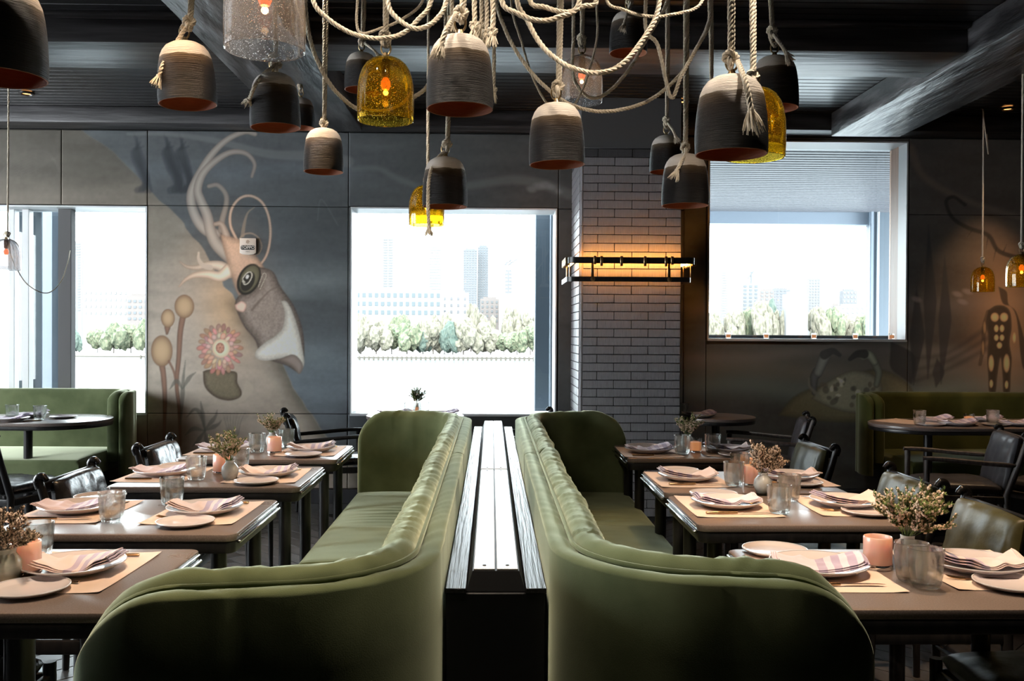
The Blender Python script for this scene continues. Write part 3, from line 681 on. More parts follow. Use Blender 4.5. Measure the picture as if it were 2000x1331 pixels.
# ------------------------------------------------------------------ outside
riv = MB().grid([[(-700, 13.2, -10), (700, 13.2, -10)], [(-700, 400, -10), (700, 400, -10)]]).build('river', None or mat('river_water', (.10,.12,.13), .12), smooth=False)
riv['kind'] = 'stuff'; tag(riv, 'wide pale river beyond the windows', 'water')
n = noise(riv.data.materials[0], coords(riv.data.materials[0], (.35, 1.2, 1)), .6, 4); bump(riv.data.materials[0], n, .6, .4)
bank = MB().box((0, 900, -8.9), (2400, 1054, 2.2)).build('far_bank', mat('pale_quay', (.17,.165,.16), .9), smooth=False); bank['kind'] = 'structure'
m_bulk = mat('quay_timber', (.05,.045,.036), .9)
bw = thing('quay_piling', 'low timber quay wall lining the far river bank', 'wall', (0, 372.6, -10))
pm = MB().lathe([(.3,0),(.3,1.5),(.01,1.55)], 8).build('pile', m_bulk).data; bpy.data.objects.remove(bpy.data.objects['pile'])
for k in range(-74, 74): link_obj('pile', pm, bw, (k*1.9, 0, 0))
MB().box((0, .35, 1.0), (1200, .3, .35)).build('waler', m_bulk, bw, smooth=False)
# trees
def tree_mesh(seed, m):
    r = np.random.RandomState(seed); bm = bmesh.new()
    for k in range(9):
        q = bmesh.ops.create_icosphere(bm, subdivisions=3, radius=1)['verts']
        a = r.rand()*2*PI; rad = .55*r.rand()**.5; c = np.array([rad*math.cos(a), rad*math.sin(a), .42+.5*r.rand()]); s_ = .22+.2*r.rand()
        for v in q:
            p = np.array(v.co); h = float(fbm(np.array(p[0]*2.2+k*9), np.array(p[1]*2.2+p[2]*3.1), 3, seed)); j = float(vnoise2(np.array(p[0]*9+k), np.array(p[2]*9+p[1]*7), seed))
            p = p*(s_*(.65+.8*h+.25*j))+c; v.co = Vector(p)
    me = bpy.data.meshes.new('crown'); bm.to_mesh(me); bm.free(); me.materials.append(m); return me
tm = [grainy('foliage_%d' % k, a, b, .9, (1,1,1), 8.0, 0) for k, (a, b) in enumerate((((.030,.046,.024),(.10,.102,.066)), ((.052,.052,.036),(.125,.115,.09)), ((.026,.045,.038),(.055,.072,.058))))]
crowns = [tree_mesh(11+k, tm[k % 3]) for k in range(6)]
trunk = MB().tube([(0,0,-.05),(0.01,0,.25),(0,.02,.5)], [.035,.028,.02], 7).build('trunk', mat('bark', (.05,.04,.035), .9)).data; bpy.data.objects.remove(bpy.data.objects['trunk'])
def tree(px, top, base, y, wpx, k, lab):
    p = P(px, base, y=y); q = P(px, top, y=y); h = q.z-p.z; w = wpx*y/F
    zg = -7.82; h = q.z-zg
    t = thing('tree', lab, 'tree', (p.x, y, zg), random.random()*6, 'trees on the far river bank')
    t['label'] = lab
    link_obj('crown', crowns[k % 6], t, (0,0,0), (0,0,0), (w*.62, w*.62, h*.92)); link_obj('trunk', trunk, t, (0,0,0), (0,0,0), (h*.6, h*.6, h))
KN = ['green tree', 'straw coloured tree', 'blue green tree']
ORD = ['first', 'second', 'third', 'fourth', 'fifth', 'sixth', 'seventh', 'eighth', 'ninth', 'tenth', 'eleventh', 'twelfth', 'thirteenth', 'fourteenth', 'fifteenth']
def trees(rows, base, y, dy, where):
    for i, (px, top, w, k) in enumerate(rows):
        tree(px, top, base, y+random.random()*dy, w, k, '%s, %s from the left %s' % (KN[k % 3], ORD[i], where))
trees([(705,636,50,1),(735,628,60,4),(765,640,50,3),(795,634,60,0),(826,642,46,2),(846,632,56,1),(868,648,40,5),(884,640,44,2),(905,626,60,4),(932,636,60,1),(958,648,56,4),(985,655,46,3),(1010,650,46,0),(1036,640,46,3),(1062,638,46,1)], 690, 380, 8, 'in the middle window front row')
trees([(700,618,40,4),(780,622,44,3),(860,616,40,1),(920,600,34,4),(950,620,40,1),(1000,606,44,4),(1040,612,50,1)], 650, 440, 1, 'in the middle window back row')
trees([(150,652,30,2),(190,648,46,3),(222,634,56,0),(256,640,50,3),(284,626,50,0)], 688, 378, 6, 'in the left window')
trees([(1395,616,44,4),(1430,612,50,1),(1462,612,44,3),(1492,596,56,4),(1510,604,40,2),(1530,610,40,1),(1600,606,52,4),(1630,612,46,3),(1660,620,50,1),(1690,622,44,3)], 648, 400, 10, 'in the right window')
# city, its tones paled and drawn together in place of distance haze
cm = {k: mat('city_'+k, c, .8) for k, c in dict(white=(.125,.127,.13), pale=(.084,.086,.090), grey=(.067,.069,.076), blue=(.056,.064,.073), dark=(.055,.06,.065), pink=(.080,.070,.068), glass=(.047,.06,.068)).items()}
def building(px0, px1, top, y, m, label, wins=None, parts=()):
    a, b = P(px0, top, y=y), P(px1, top, y=y); w = b.x-a.x; h = a.z+7.9; t = thing('building', label, 'building', ((a.x+b.x)/2, y, -7.85))
    MB().box((0, w*.3, h/2), (w, w*.6, h)).build('body', cm[m], t, smooth=False)
    MB().box((0, w*.3, h+.6), (w*.7, w*.3, 1.2)).build('roof_plant', cm[m], t, smooth=False)
    if wins:
        nx, nz, z0f, z1f, mm, fx, fz = wins
        me = MB().box((0,-.08,0), (w/nx*fx, .3, h*(z1f-z0f)/nz*fz)).build('window', cm[mm], None, smooth=False); d = me.data; bpy.data.objects.remove(me)
        for i in range(nx):
            for j in range(nz): link_obj('window', d, t, (-w/2+w*(i+.5)/nx, 0, h*(z0f+(z1f-z0f)*(j+.5)/nz)))
    return t
building(748,768,466,900,'pale','slender pale tower at left of the middle window view',(2,26,.35,1,'grey',.7,.4))
building(838,862,480,1000,'pale','faint square topped tower in the centre of the middle window',(1,24,.3,1,'white',.9,.3))
building(905,932,488,800,'grey','grey tower block, left half of the pair in the middle window',(5,28,.3,1,'blue',.6,.5))
building(933,954,482,812,'blue','darker slab tower behind the grey tower block',(4,28,.3,1,'grey',.5,.5))
building(986,1000,530,900,'grey','unfinished tower with cranes right in the middle window',(2,14,.3,1,'white',.6,.5))
building(693,862,566,480,'white','long white terraced block behind the trees in middle window',(14,3,.55,.98,'glass',.55,.5))
building(862,915,572,520,'white','plain white block right of the terraced block',(4,3,.6,.95,'grey',.3,.4))
building(938,975,584,560,'pink','small brownish block between trees in the middle window',(4,5,.5,.98,'dark',.4,.5))
building(982,1056,577,540,'white','broad white block at the right of the middle window',None)
building(144,160,474,800,'pale','thin pale tower in the left window',(1,26,.3,1,'grey',.6,.5))
building(162,250,560,520,'white','wide white block in the left window',(9,4,.5,.95,'pale',.4,.4))
building(248,290,578,500,'pink','pinkish gabled block at the right edge of left window',(4,4,.5,.95,'blue',.5,.4))
building(128,147,500,640,'pale','pale narrow block beside the column in left window',(2,14,.3,1,'white',.6,.4))
building(-40,16,560,520,'white','white block at the far left edge of left window',(5,5,.5,.95,'pale',.4,.4))
for a in ((1408,1422,530,900,'pale','tall thin tower at left of the right window',(1,20,.3,1,'white',.6,.4)),
          (1450,1482,556,800,'pale','stepped grey block left in the right window',(3,8,.5,1,'blue',.5,.5)),
          (1484,1512,568,700,'pink','dusky block beside the blue tower in right window',(3,8,.5,1,'grey',.5,.5)),
          (1508,1544,566,760,'grey','broad grey tower in the centre of the right window',(5,10,.5,1,'blue',.5,.4)),
          (1536,1578,575,395,'white','bright white slab standing in front in the right window',None),
          (1580,1602,545,800,'pale','striped pale tower right of the white slab',(4,14,.4,1,'grey',.5,.5)),
          (1646,1674,568,760,'grey','low grey block at the right of the right window',(4,5,.6,1,'pale',.5,.5)),
          (1626,1640,596,600,'pink','narrow dusky block among the right window trees',(2,6,.5,1,'dark',.4,.4)),
          (1642,1700,598,560,'white','white block behind trees at right of right window',(6,4,.6,1,'pale',.5,.4))): building(*a)
for (px, y0, y1, lean, where) in ((989,508,530,.2,'left crane on the unfinished tower'), (997,506,530,.5,'right crane on the unfinished tower'), (1467,530,557,-.1,'crane above the stepped grey block')):
    yc = 901.5 if 'stepped' not in where else 803; a, b = P(px, y1, y=yc), P(px, y0, y=yc); t = thing('crane', where, 'crane', (a.x, yc, a.z-.5)); h = b.z-a.z
    MB().box((0,0,h/2), (1.2,1.2,h)).build('mast', cm['blue'], t, smooth=False); MB().tube([(-3,0,h*.5),(8*lean+3,0,h*1.05)], .6, 6).build('jib', cm['blue'], t)
# canopy, columns and parapet outside
sof = MB().box((4.4, 10.15, 3.14), (6.6, 4.6, .1)).build('canopy_roof', M['soffit_dark'], smooth=False); sof['kind'] = 'structure'
me_s = MB().bbox((0,0,0), (6.6, .085, .03), .004, 1).build('soffit_slat', M['soffit']).data; bpy.data.objects.remove(bpy.data.objects['soffit_slat'])
for k in range(37): link_obj('soffit_slat', me_s, sof, (4.4, 7.96+k*.12, 3.06))
o = MB().bbox((4.4, 12.55, 3.02), (6.6, .2, .26), .01, 1).build('fascia', M['ext_pale'], sof)
def column(px0, px1, y, m, lab, z0=-3, z1=6, dy=.2):
    a, b = P(px0, 600, y=y).x, P(px1, 600, y=y).x; o = MB().bbox(((a+b)/2, y+dy/2, (z0+z1)/2), (b-a, dy, z1-z0), .008, 1).build('outer_column', m); o['kind'] = 'structure'; return o
column(1045, 1082, 9.2, M['ext_blue'], ''); column(1073.5, 1076, 9.14, M['ext_pale'], '', dy=.05)
column(1702, 1760, 12.3, M['ext_blue'], '', z1=3.1); column(1699, 1706, 12.24, M['ext_pale'], '', z1=3.1, dy=.05); column(1714, 1717, 12.24, M['white'], '', z1=3.1, dy=.05)
column(62, 82, 8.6, M['ext_blue'], ''); column(82, 118, 8.9, M['ext_pale'], ''); column(24, 48, 8.8, M['ext_blue'], '')  # the first is a dark box put in for the pale column's shaded side
o = MB().bbox((3.0, 8.55, .2), (3.6, .12, 2.38), .01, 1).build('parapet', mat('parapet_paint', (.10,.10,.10), .6)); o['kind'] = 'structure'
MB().bbox((3.0, 8.48, 1.36), (3.6, .02, .015), .003, 1).build('rail', M['ext_pale'], o)
# ------------------------------------------------------------------ green banquettes and the console between them
ZB = .92
def sweep_back(path, nin, hts, endt, o0, o1, zlo, dz=0., nprof=7, wr=0., seed=0, ws=60, rtop=None, cap_r=.0):
    """upright padded wall: path of 2-D points, inward normals, top heights, thickness factors; offsets o0..o1 inward"""
    A = []; th = o1-o0; rt = (rtop or th/2)
    Ls = np.r_[0, np.cumsum([math.hypot(path[i+1][0]-path[i][0], path[i+1][1]-path[i][1]) for i in range(len(path)-1)])]
    for i, (p, n, h, e) in enumerate(zip(path, nin, hts, endt)):
        t_ = th*e; mid = (o0+o1)/2; a0, a1 = mid-t_/2, mid+t_/2; r = min(rt, t_/2); ht = h+dz; row = []
        for k in range(7): row.append((a0, zlo+(ht-r-zlo)*k/6))
        for k in range(1, nprof): 
            a = PI-PI*k/nprof; row.append((mid+(t_/2)*math.cos(a), ht-r+r*math.sin(a)))
        for k in range(7): row.append((a1, ht-r-(ht-r-zlo)*k/6))
        R_ = []
        for q, (o, z) in enumerate(row):
            if wr:
                f = max(0, min(1, (z-(ht-.16))/.16)); s = Ls[i]
                w = (float(vnoise(s*ws+q*.55, seed))-.5)+.6*(float(vnoise(s*ws*.37-q*.3, seed+3))-.5)
                o = o+w*wr*f*(1 if o > mid else -.4)*.8; z = z+w*wr*f*.7
                o += wr*.8*(float(vnoise(s*7, seed+8))-.5)*f
            R_.append((p[0]+n[0]*o, p[1]+n[1]*o, z))
        A.append(R_)
    m = MB().grid(A, closed=True); n = len(A[0]); k = len(A)
    m.f += [tuple(range(n)), tuple((k-1)*n+j for j in range(n))[::-1]]; m.m += [0, 0]; return m
def lpath(arm, spine, r, rt=.19, top=ZB, thk=.05, bow=.02, both=False):
    """L path in the u (outward) / v (along) plane from the arm's free end round the corner and down the spine"""
    pts, nin, h, e = [], [], [], []
    # free end, quarter ellipse rounding of the top corner
    for a in np.linspace(0, PI/2, 12):
        d = rt*(1-math.cos(PI/2-a)) if False else rt*(1-math.sin(a)); 
    ss = sorted(set([0, .003, .008, .016, .026] + [rt*(1-math.cos(a)) for a in np.linspace(.35, PI/2, 10)] + list(np.linspace(rt, arm-r, 14))))
    for s in ss:
        hh = top if s >= rt else top-rt+math.sqrt(max(0, rt*rt-(rt-s)**2))
        ee = 1 if s >= .03 else math.sqrt(max(0.0, 1-((.03-s)/.03)**2)); ee = max(ee, .06)
        b = bow*math.sin(PI*min(1, s/(arm-r)))
        pts.append((arm-s, -b)); nin.append((0, 1)); h.append(hh); e.append(ee)
    for a in np.linspace(.08, PI/2-.08, 14):
        pts.append((r-r*math.sin(a), r-r*math.cos(a))); nin.append((math.sin(a), math.cos(a))); h.append(top); e.append(1)
    n = max(4, int((spine-r)/.012))
    for v in np.linspace(r, spine, n):
        pts.append((0, v)); nin.append((1, 0)); h.append(top); e.append(1)
    for q, f in ((-5, 1), (-4, .99), (-3, .97), (-2, .93), (-1, .8)): e[q] = f
    return pts, nin, h, e
def corner_seat(parent, u0, u1, v0, v1, z0, z1, mtx, seed, nm='seat_cushion', mt='velvet', wr=1.0):
    nu, nv = 26, max(20, int((v1-v0)/.016)); A = []
    for i in range(nv+1):
        t = i/nv; row = []; v = v0+(v1-v0)*t; e = min(1, min(t, 1-t)*(v1-v0)/.03); dz = .022*(1-math.sqrt(max(0, 1-(1-e)**2)))
        for j in range(nu+1):
            s = j/nu; u = u0+(u1-u0)*s; crown = .016*math.sin(PI*s)**.5*math.sin(PI*t)**.3 if 0 < s < 1 and 0 < t < 1 else 0
            g = math.exp(-((v-v0-(v1-v0)*.45)/.28)**2)
            w = wr*(.013*g*(float(vnoise(v*30+u*2.0, seed))-.5)*math.sin(PI*min(1, s*1.1)) + .004*(float(vnoise2(np.array(u*6.), np.array(v*11.), seed))-.5))
            row.append((u, v, z1-dz+crown+w))
        for a in np.linspace(.2, PI/2, 6): row.append((u1+.03*math.sin(a), v, z1-dz-.03+.03*math.cos(a)))
        row.append((u1+.03, v, z0+.01)); row.append((u1+.02, v, z0)); row.append((u0, v, z0))
        A.append(row)
    m = MB().grid(A, closed=True); n = len(A[0]); m.f += [tuple(range(n)), tuple(nv*n+j for j in range(n))[::-1]]; m.m += [0, 0]
    m.v = [tuple(mtx @ Vector(v)) for v in m.v]
    return m.build(nm, M[mt], parent, recalc=True)
def banquette(label, sx, sy, X, Y, arm, spine, r=.34, mt='velvet', seed=1, seat_u=.64, seam=None):
    """sx: which way the seat faces (+1 right, -1 left); sy: +1 arm at the near end, -1 arm at the far end"""
    t = thing('banquette', label, 'sofa', (X, Y, 0), 0, 'green velvet banquettes back to back')
    mtx = Matrix.Diagonal((sx, sy, 1, 1)); pts, nin, h, e = lpath(arm, spine, r)
    def bl(m, nm, mm='velvet', **k): m.v = [tuple(mtx @ Vector(v)) for v in m.v]; return m.build(nm, M[mt] if mm == 'velvet' else M[mm], t, recalc=True, ang=60)
    bl(sweep_back(pts, nin, h, e, 0, .052, .02, 0, 7, .004, seed, 30, rtop=.012), 'outer_shell')
    hi = [x for x in h]; bl(sweep_back(pts, nin, hi, e, .054, .135, .40, .022, 9, .010, seed+5, 46), 'back_cushion')
    # welt between shell and cushion
    wl = [(p[0]+n[0]*.053*1, p[1]+n[1]*.053, hh+.000) for p, n, hh, q in zip(pts, nin, h, e)]
    bl(MB().tube(wl, .006, 6), 'welt')
    corner_seat(t, .12, seat_u, .12, spine-.004, .33, .475, mtx, seed, mt=mt)
    bl(MB().bbox((seat_u/2+.06, spine/2+.06, .205), (seat_u-.08, spine-.14, .24), .01, 1), 'base_panel')
    bl(MB().bbox((seat_u/2+.04, spine/2+.06, .045), (seat_u-.14, spine-.2, .085), .004, 1), 'plinth', 'black_wood')
    return t
YL0, YR0, YS, YF = 1.70, 1.775, 3.68, 5.46
XL, XR = -.108, .134
banquette('near left green velvet banquette, its rounded arm end towards the camera', -1, 1, XL, YL0, .665, YS-YL0-.003, seed=1)
banquette('far left green velvet banquette, brightly lit arm end near the window', -1, -1, XL, YF, .665, YF-YS-.003, seed=2)
banquette('near right green velvet banquette, its rounded arm end towards the camera', 1, 1, XR, YR0, .625, YS-YR0-.003, seed=3)
banquette('far right green velvet banquette in shade before the tiled pillar', 1, -1, XR, YF, .655, YF-YS-.003, seed=4)

cx = (XL+XR)/2; y0, y1 = 2.10, 5.72; zc = .815; cw = .232
co = thing('console', 'long black console with pale strips on top between the green banquettes', 'console', (cx, (y0+y1)/2, 0))
lc = (y1-y0)
MB().bbox((0, 0, (zc-.012)/2), (cw-.006, lc-.006, zc-.012), .002, 1).build('body', M['console_black'], co)
for s in (-1, 1): MB().bbox((s*(cw/4+.034), 0, zc-.006), (cw/2-.068, lc, .012), .0015, 1).build('wood_top', M['console_wood'], co)
for (a, b) in ((-lc/2+.012, YS-(y0+y1)/2-.003), (YS-(y0+y1)/2+.003, lc/2-.01)):
    poly_ = []; m = MB(); w0, w1, hh = .068, .054, .034
    vs = [(-w0, a, zc-.010), (w0, a, zc-.010), (w1, a+.012, zc+hh), (-w1, a+.012, zc+hh), (-w0, b, zc-.010), (w0, b, zc-.010), (w1, b, zc+hh), (-w1, b, zc+hh)]
    m.add(vs, [(0,1,2,3), (5,4,7,6), (0,3,7,4), (1,5,6,2), (3,2,6,7), (0,4,5,1)]); rb = m.build('raised_bed', M['console_black'], co, smooth=False)
    for s in (-1, 1):
        st = MB().bbox((s*.0268, (a+b)/2+.008, zc+hh+.0015), (.0495, b-a-.02, .004), .001, 1).build('metal_strip', M['strip'], rb)
    for s in (-1, 1):
        for yy_ in (a+.05, b-.03): MB().lathe([(.0045,0),(.0045,.0012),(.0005,.0016)], 10, M=Matrix.Translation((s*.027, yy_, zc+hh+.0035))).build('screw', M['console_black'], rb)

# banquettes along the window wall
def wall_banquette(label, sx, X, mt):
    """path in u (along the wall, away from the free end) and v (forward)"""
    t = thing('banquette', label, 'sofa', (X, WY-.02, 0), 0, 'wall banquettes at the sides')
    ln = 2.3; pts, nin, h, e = lpath(.42, ln, .2, rt=.10)
    mtx = Matrix(((0, -sx, 0, 0), (-1, 0, 0, 0), (0, 0, 1, 0), (0, 0, 0, 1)))
    if sx < 0: pass
    def bl(m, nm, mm=None): m.v = [tuple(mtx @ Vector(v)) for v in m.v]; return m.build(nm, M[mm or mt], t, recalc=True, ang=60)
    bl(sweep_back(pts, nin, h, e, 0, .05, .30, .01, 7, .002, 3, 30, rtop=.012), 'outer_shell')
    bl(sweep_back(pts, nin, h, e, .052, .14, .40, .018, 9, .002, 8, 30), 'back_cushion')
    corner_seat(t, .12, .86, .13, ln, .33, .475, mtx, 9, mt=mt, wr=.2)
    bl(MB().bbox((.40, ln/2+.1, .19), (.66, ln-.3, .26), .01, 1), 'base_panel', 'back')
    for v in (.16, 1.2):
        bl(MB().bbox((.80, v, .165), (.04, .04, .33), .004, 1), 'leg', 'black_wood')
    return t
wall_banquette('green velvet wall banquette under the left window', 1, -2.80, 'velvet')
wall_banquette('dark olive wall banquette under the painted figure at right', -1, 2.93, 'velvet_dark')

# ------------------------------------------------------------------ tables
TZ = .75
def rect_table(label, x0, x1, y0, y1, side, inset=.075, lr=.026):
    cx, cy, w, d = (x0+x1)/2, (y0+y1)/2, x1-x0, y1-y0
    t = thing('dining_table', label, 'table', (cx, cy, 0), 0, 'rectangular tables in two rows')
    MB().prism(rrect(w, d, .035, 6), TZ-.024, TZ, bev=.004).build('tabletop', M['tabletop'], t)
    for s in (-1, 1):
        MB().bbox((s*(w/2+.004), 0, TZ-.010), (.006, d-.07, .006), .002, 1).build('edge_rail', M['steel'], t)
        MB().bbox((s*(w/2+.005), 0, TZ-.028), (.014, d-.06, .010), .003, 1).build('edge_rail', M['steel'], t)
    MB().prism(rrect(w-.008, d-.008, .03, 5), TZ-.062, TZ-.0245, bev=.004).build('apron', M['black_wood'], t)
    for sx in (-1, 1):
        for sy in (-1, 1): MB().lathe([(.001,.004),(lr-.004,.004),(lr,.02),(lr,TZ-.0625),(.001,TZ-.0625)], 16, M=Matrix.Translation((sx*(w/2-inset), sy*(d/2-.085), 0))).build('leg', M['black_wood'], t)
    return t
TL = dict(L1=(-1.65,-.86,2.13,2.76), L2=(-1.61,-.815,2.95,3.57), L3=(-1.60,-.80,3.85,4.45), L4=(-1.60,-.785,4.68,5.28),
          R1=(.71,1.52,2.15,2.76), R2=(.705,1.50,3.10,3.67), R3=(.71,1.47,3.73,4.32), R4=(.71,1.47,4.76,5.33))
TN = dict(L1='nearest left table', L2='second left table', L3='third left table', L4='farthest left table', R1='nearest right table', R2='second right table', R3='third right table', R4='farthest right table',
          WT='round table at the middle window', PT='small table behind the pillar', FL='round table at far left', FR='long oval table at far right')
for k in ('L1','L2','L3','L4','R1','R2','R3','R4'): rect_table('brown stone topped rectangular table, '+{'L1':'nearest of the left row', 'L2':'second of the left row', 'L3':'third of the left row', 'L4':'farthest of the left row', 'R1':'nearest of the right row','R2':'second of the right row','R3':'third of the right row','R4':'farthest of the right row by the pillar'}[k], *TL[k], k[0], *((.26, .034) if k == 'L1' else ()))
def round_table(label, cx, cy, w, d, z, m='tabletop', legs=((0,0),)):
    t = thing('round_table' if abs(w-d) < .2 else 'oval_table', label, 'table', (cx, cy, 0))
    pl = rrect(w, d, min(w, d)/2-.001, 14)
    MB().prism(pl, z-.024, z, bev=.004).build('tabletop', M[m], t)
    MB().prism(rrect(w-.012, d-.012, min(w, d)/2-.008, 14), z-.05, z-.0245, bev=.003).build('apron', M['black_wood'], t)
    for lx, ly in legs:
        MB().lathe([(.001,.004),(.22,.004),(.22,.014),(.05,.03),(.03,.05),(.03,z-.06),(.09,z-.0505),(.001,z-.0505)], 24, M=Matrix.Translation((lx, ly, 0))).build('pedestal', M['black_wood'], t)
    return t
round_table('small round table before the middle window, behind the banquettes', -.58, 7.05, .74, .62, .765)
round_table('small round table against the wall just right of the tiled pillar', 1.73, 7.06, .60, .6, .765)
p = P(187, 822, z=.76); round_table('dark round topped table in front of the left wall banquette', -3.32, 6.68, 1.16, .74, .765, legs=((-.0,0),))
round_table('long oval table before the dark olive banquette at right', 3.62, 6.55, 1.78, .72, .765, legs=((-.48,0),(.48,0)))

# ------------------------------------------------------------------ chairs (origin on the floor, facing +y)
def cushion(w, d, h, seed=0, wrk=.006, nx=22, ny=18, p=4.0, top=True):
    """pillow like slab centred at the origin, w by d, thickness h"""
    A = []; vs = []; m = MB()
    for sgn in (1, -1):
        G = []
        for j in range(ny+1):
            row = []
            for i in range(nx+1):
                s, t = -1+2*i/nx, -1+2*j/ny; s2, t2 = math.copysign(1-(1-abs(s))**1.5, s), math.copysign(1-(1-abs(t))**1.5, t)
                q = max(0, (1-abs(s2)**p))*max(0, (1-abs(t2)**p)); z = sgn*(h/2)*q**.33
                ed = min(1, (1-min(1, abs(t2)))*3+.15)
                z += sgn*wrk*((float(vnoise(s2*9+t2*1.5, seed))-.5)*1.4*min(1, q*2)*(.4+.6*abs(t2)) + (float(vnoise2(np.array(s2*4.), np.array(t2*4.), seed))-.5)*min(1, q*2))
                c = 1-.05*(abs(s2)*abs(t2))**2
                row.append((s2*w/2*c, t2*d/2*c, z))
            G.append(row)
        m.grid(G if sgn > 0 else [r[::-1] for r in G])
    return m
def chair_base(t, wood, lea, arms, seedk=0, tall=.785, w=.50):
    lean = -.11; hw = w/2
    for s in (-1, 1):
        MB().tube([(s*hw, -.245, .003), (s*hw, -.235, .42), (s*hw, -.245+lean*.55, .62), (s*hw, -.245+lean, tall)], [.014, .021, .019, .016], 10).build('back_post', wood, t)
        top = -.245+lean
        lp = [(s*hw, top+.004, tall-.035), (s*hw, top-.006, tall-.005), (s*hw, top+.004, tall+.012), (s*hw, top+.022, tall+.010), (s*hw, top+.034, tall-.006)]
        MB().tube([tuple(v) for v in crom(lp, 5)], [.017]*6+[.016]*9+[.013]*5+[.008], 10).build('leather_loop', M['leather_black'], t)
        MB().tube([(s*(hw-.012), .235, .003), (s*hw, .225, .44 if not arms else .622)], [.012, .019], 10).build('front_leg', wood, t)
        MB().bbox((s*hw, -.005, .385), (.022, .44, .045), .006, 2).build('side_rail', wood, t)
        if arms:
            ap = crom([(s*hw, -.31, .600), (s*(hw+.006), -.1, .612), (s*(hw+.008), .12, .628), (s*hw, .25, .632)], 5)
            MB().tube([tuple(v) for v in ap], [.011]*2+[.015]*(len(ap)-4)+[.013]*2, 10).build('armrest', wood, t)
    MB().bbox((0, 0, 0), (w-.03, .018, .052), .006, 2, M=Matrix.Translation((0, -.245+lean*.96, tall-.035)) @ Matrix.Rotation(R(-12), 4, 'X')).build('top_rail', wood, t)
    MB().bbox((0, .225, .385), (w-.03, .022, .045), .006, 2).build('front_rail', wood, t)
    MB().bbox((0, -.235, .385), (w-.03, .022, .04), .006, 2).build('rear_rail', wood, t)
    MB().tube([(-hw, -.24, .19), (hw, -.24, .19)], .010, 8).build('stretcher', wood, t)
    mb = cushion(w-.05, .36, .085, 3+seedk, .010); Mx = Matrix.Translation((0, -.275, .605)) @ Matrix.Rotation(R(90+13), 4, 'X')
    mb.v = [tuple(Mx @ Vector(v)) for v in mb.v]; mb.build('back_cushion', lea, t, ang=80)
    mb = cushion(w-.03, .47, .085, 5+seedk, .008); mb.v = [(a, b, c+.445) for a, b, c in mb.v]; mb.build('seat_cushion', lea, t, ang=80)
    return t
def mk_chair(name, label, wood, lea, arms, seedk=0):
    return chair_base(thing(name, label, 'chair', (0, 0, 0)), wood, lea, arms, seedk)
ch_l = mk_chair('sling_chair', 'black leather sling chair pulled up to the third left table', M['black_wood'], M['leather_black'], False)
ch_r = mk_chair('sling_chair', 'olive leather cushioned chair at the third right table', M['black_wood'], M['leather'], False, 7)
ch_a = mk_chair('arm_chair', 'black leather armchair left of the round table at the middle window', M['black_wood'], M['leather_black'], True, 3)
ch_g = mk_chair('arm_chair', 'charcoal leather armchair right of the small table behind pillar', M['walnut'], M['leather_grey'], True, 5)
note_kids()
XCL, XCR = -1.50, 1.50
def put(o, x, y, rz): o.location = (x, y, 0); o.rotation_euler = (0, 0, rz); o['group'] = 'chairs in the dining room'; return o
put(ch_l, XCL, 4.07, -PI/2); put(ch_r, XCR, 3.97, PI/2)
G_ = 'chairs in the dining room'
dup(ch_l, (XCL-.0, 5.10, 0), -PI/2, 'black leather sling chair pulled up to the farthest left table', G_)
dup(ch_l, (XCL-.02, 3.22, 0), -PI/2, 'black leather sling chair at the second left table, mostly out of frame', G_)
dup(ch_l, (XCL+.0, 2.44, 0), -PI/2, 'black leather sling chair under the nearest left table', G_)
dup(ch_r, (XCR, 3.30, 0), PI/2, 'olive leather cushioned chair at the second right table, largest in view', G_)
dup(ch_r, (XCR, 5.15, 0), PI/2, 'olive leather cushioned chair at the farthest right table', G_)
dup(ch_r, (XCR+.05, 2.45, 0), PI/2, 'olive leather cushioned chair under the nearest right table', G_)
put(ch_a, -1.20, 6.98, -PI/2+.25)
dup(ch_a, (.12, 7.08, 0), PI/2, 'black leather armchair right of the round window table, only its top showing', G_)
put(ch_g, 2.02, 6.86, PI/2-.25)
dup(ch_g, (2.98, 5.86, 0), PI/2-.20, 'charcoal leather armchair at the left end of the oval table', G_)
dup(ch_g, (3.62, 5.80, 0), PI/2-1.1, 'charcoal leather armchair cut by the right edge of the photo', G_)
dup(ch_l, (-2.98, 5.75, 0), -.30, 'dark leather chair seen from behind at the round table far left', G_)

# pale slatted disc low on the floor at the bottom left corner
st = thing('slatted_stool', 'low round stool with pale radial slats in the bottom left corner', 'stool', (-1.93, 3.42, 0), 0)
MB().lathe([(.285,.055),(.305,.06),(.305,.085),(.285,.09),(.283,.07)], 40).build('rim', M['amber_rim'] if 'amber_rim' in M else M['stoolpale'], st)
for k in range(10):
    a0, a1 = 2*PI*k/10+.03, 2*PI*(k+1)/10-.03; pl = [(.06*math.cos((a0+a1)/2-.2), .06*math.sin((a0+a1)/2-.2)), *[(.278*math.cos(a), .278*math.sin(a)) for a in np.linspace(a0, a1, 5)], (.06*math.cos((a0+a1)/2+.2), .06*math.sin((a0+a1)/2+.2))]
    MB().prism(pl, .066, .082, bev=.002).build('slat', M['stoolpale'], st)
MB().lathe([(.001,.05),(.07,.05),(.07,.065),(.001,.065)], 20).build('hub', M['black_wood'], st)
for k in range(3): a = 2*PI*k/3; MB().tube([(.2*math.cos(a), .2*math.sin(a), .065), (.24*math.cos(a), .24*math.sin(a), .002)], .014, 8).build('leg', M['black_wood'], st)
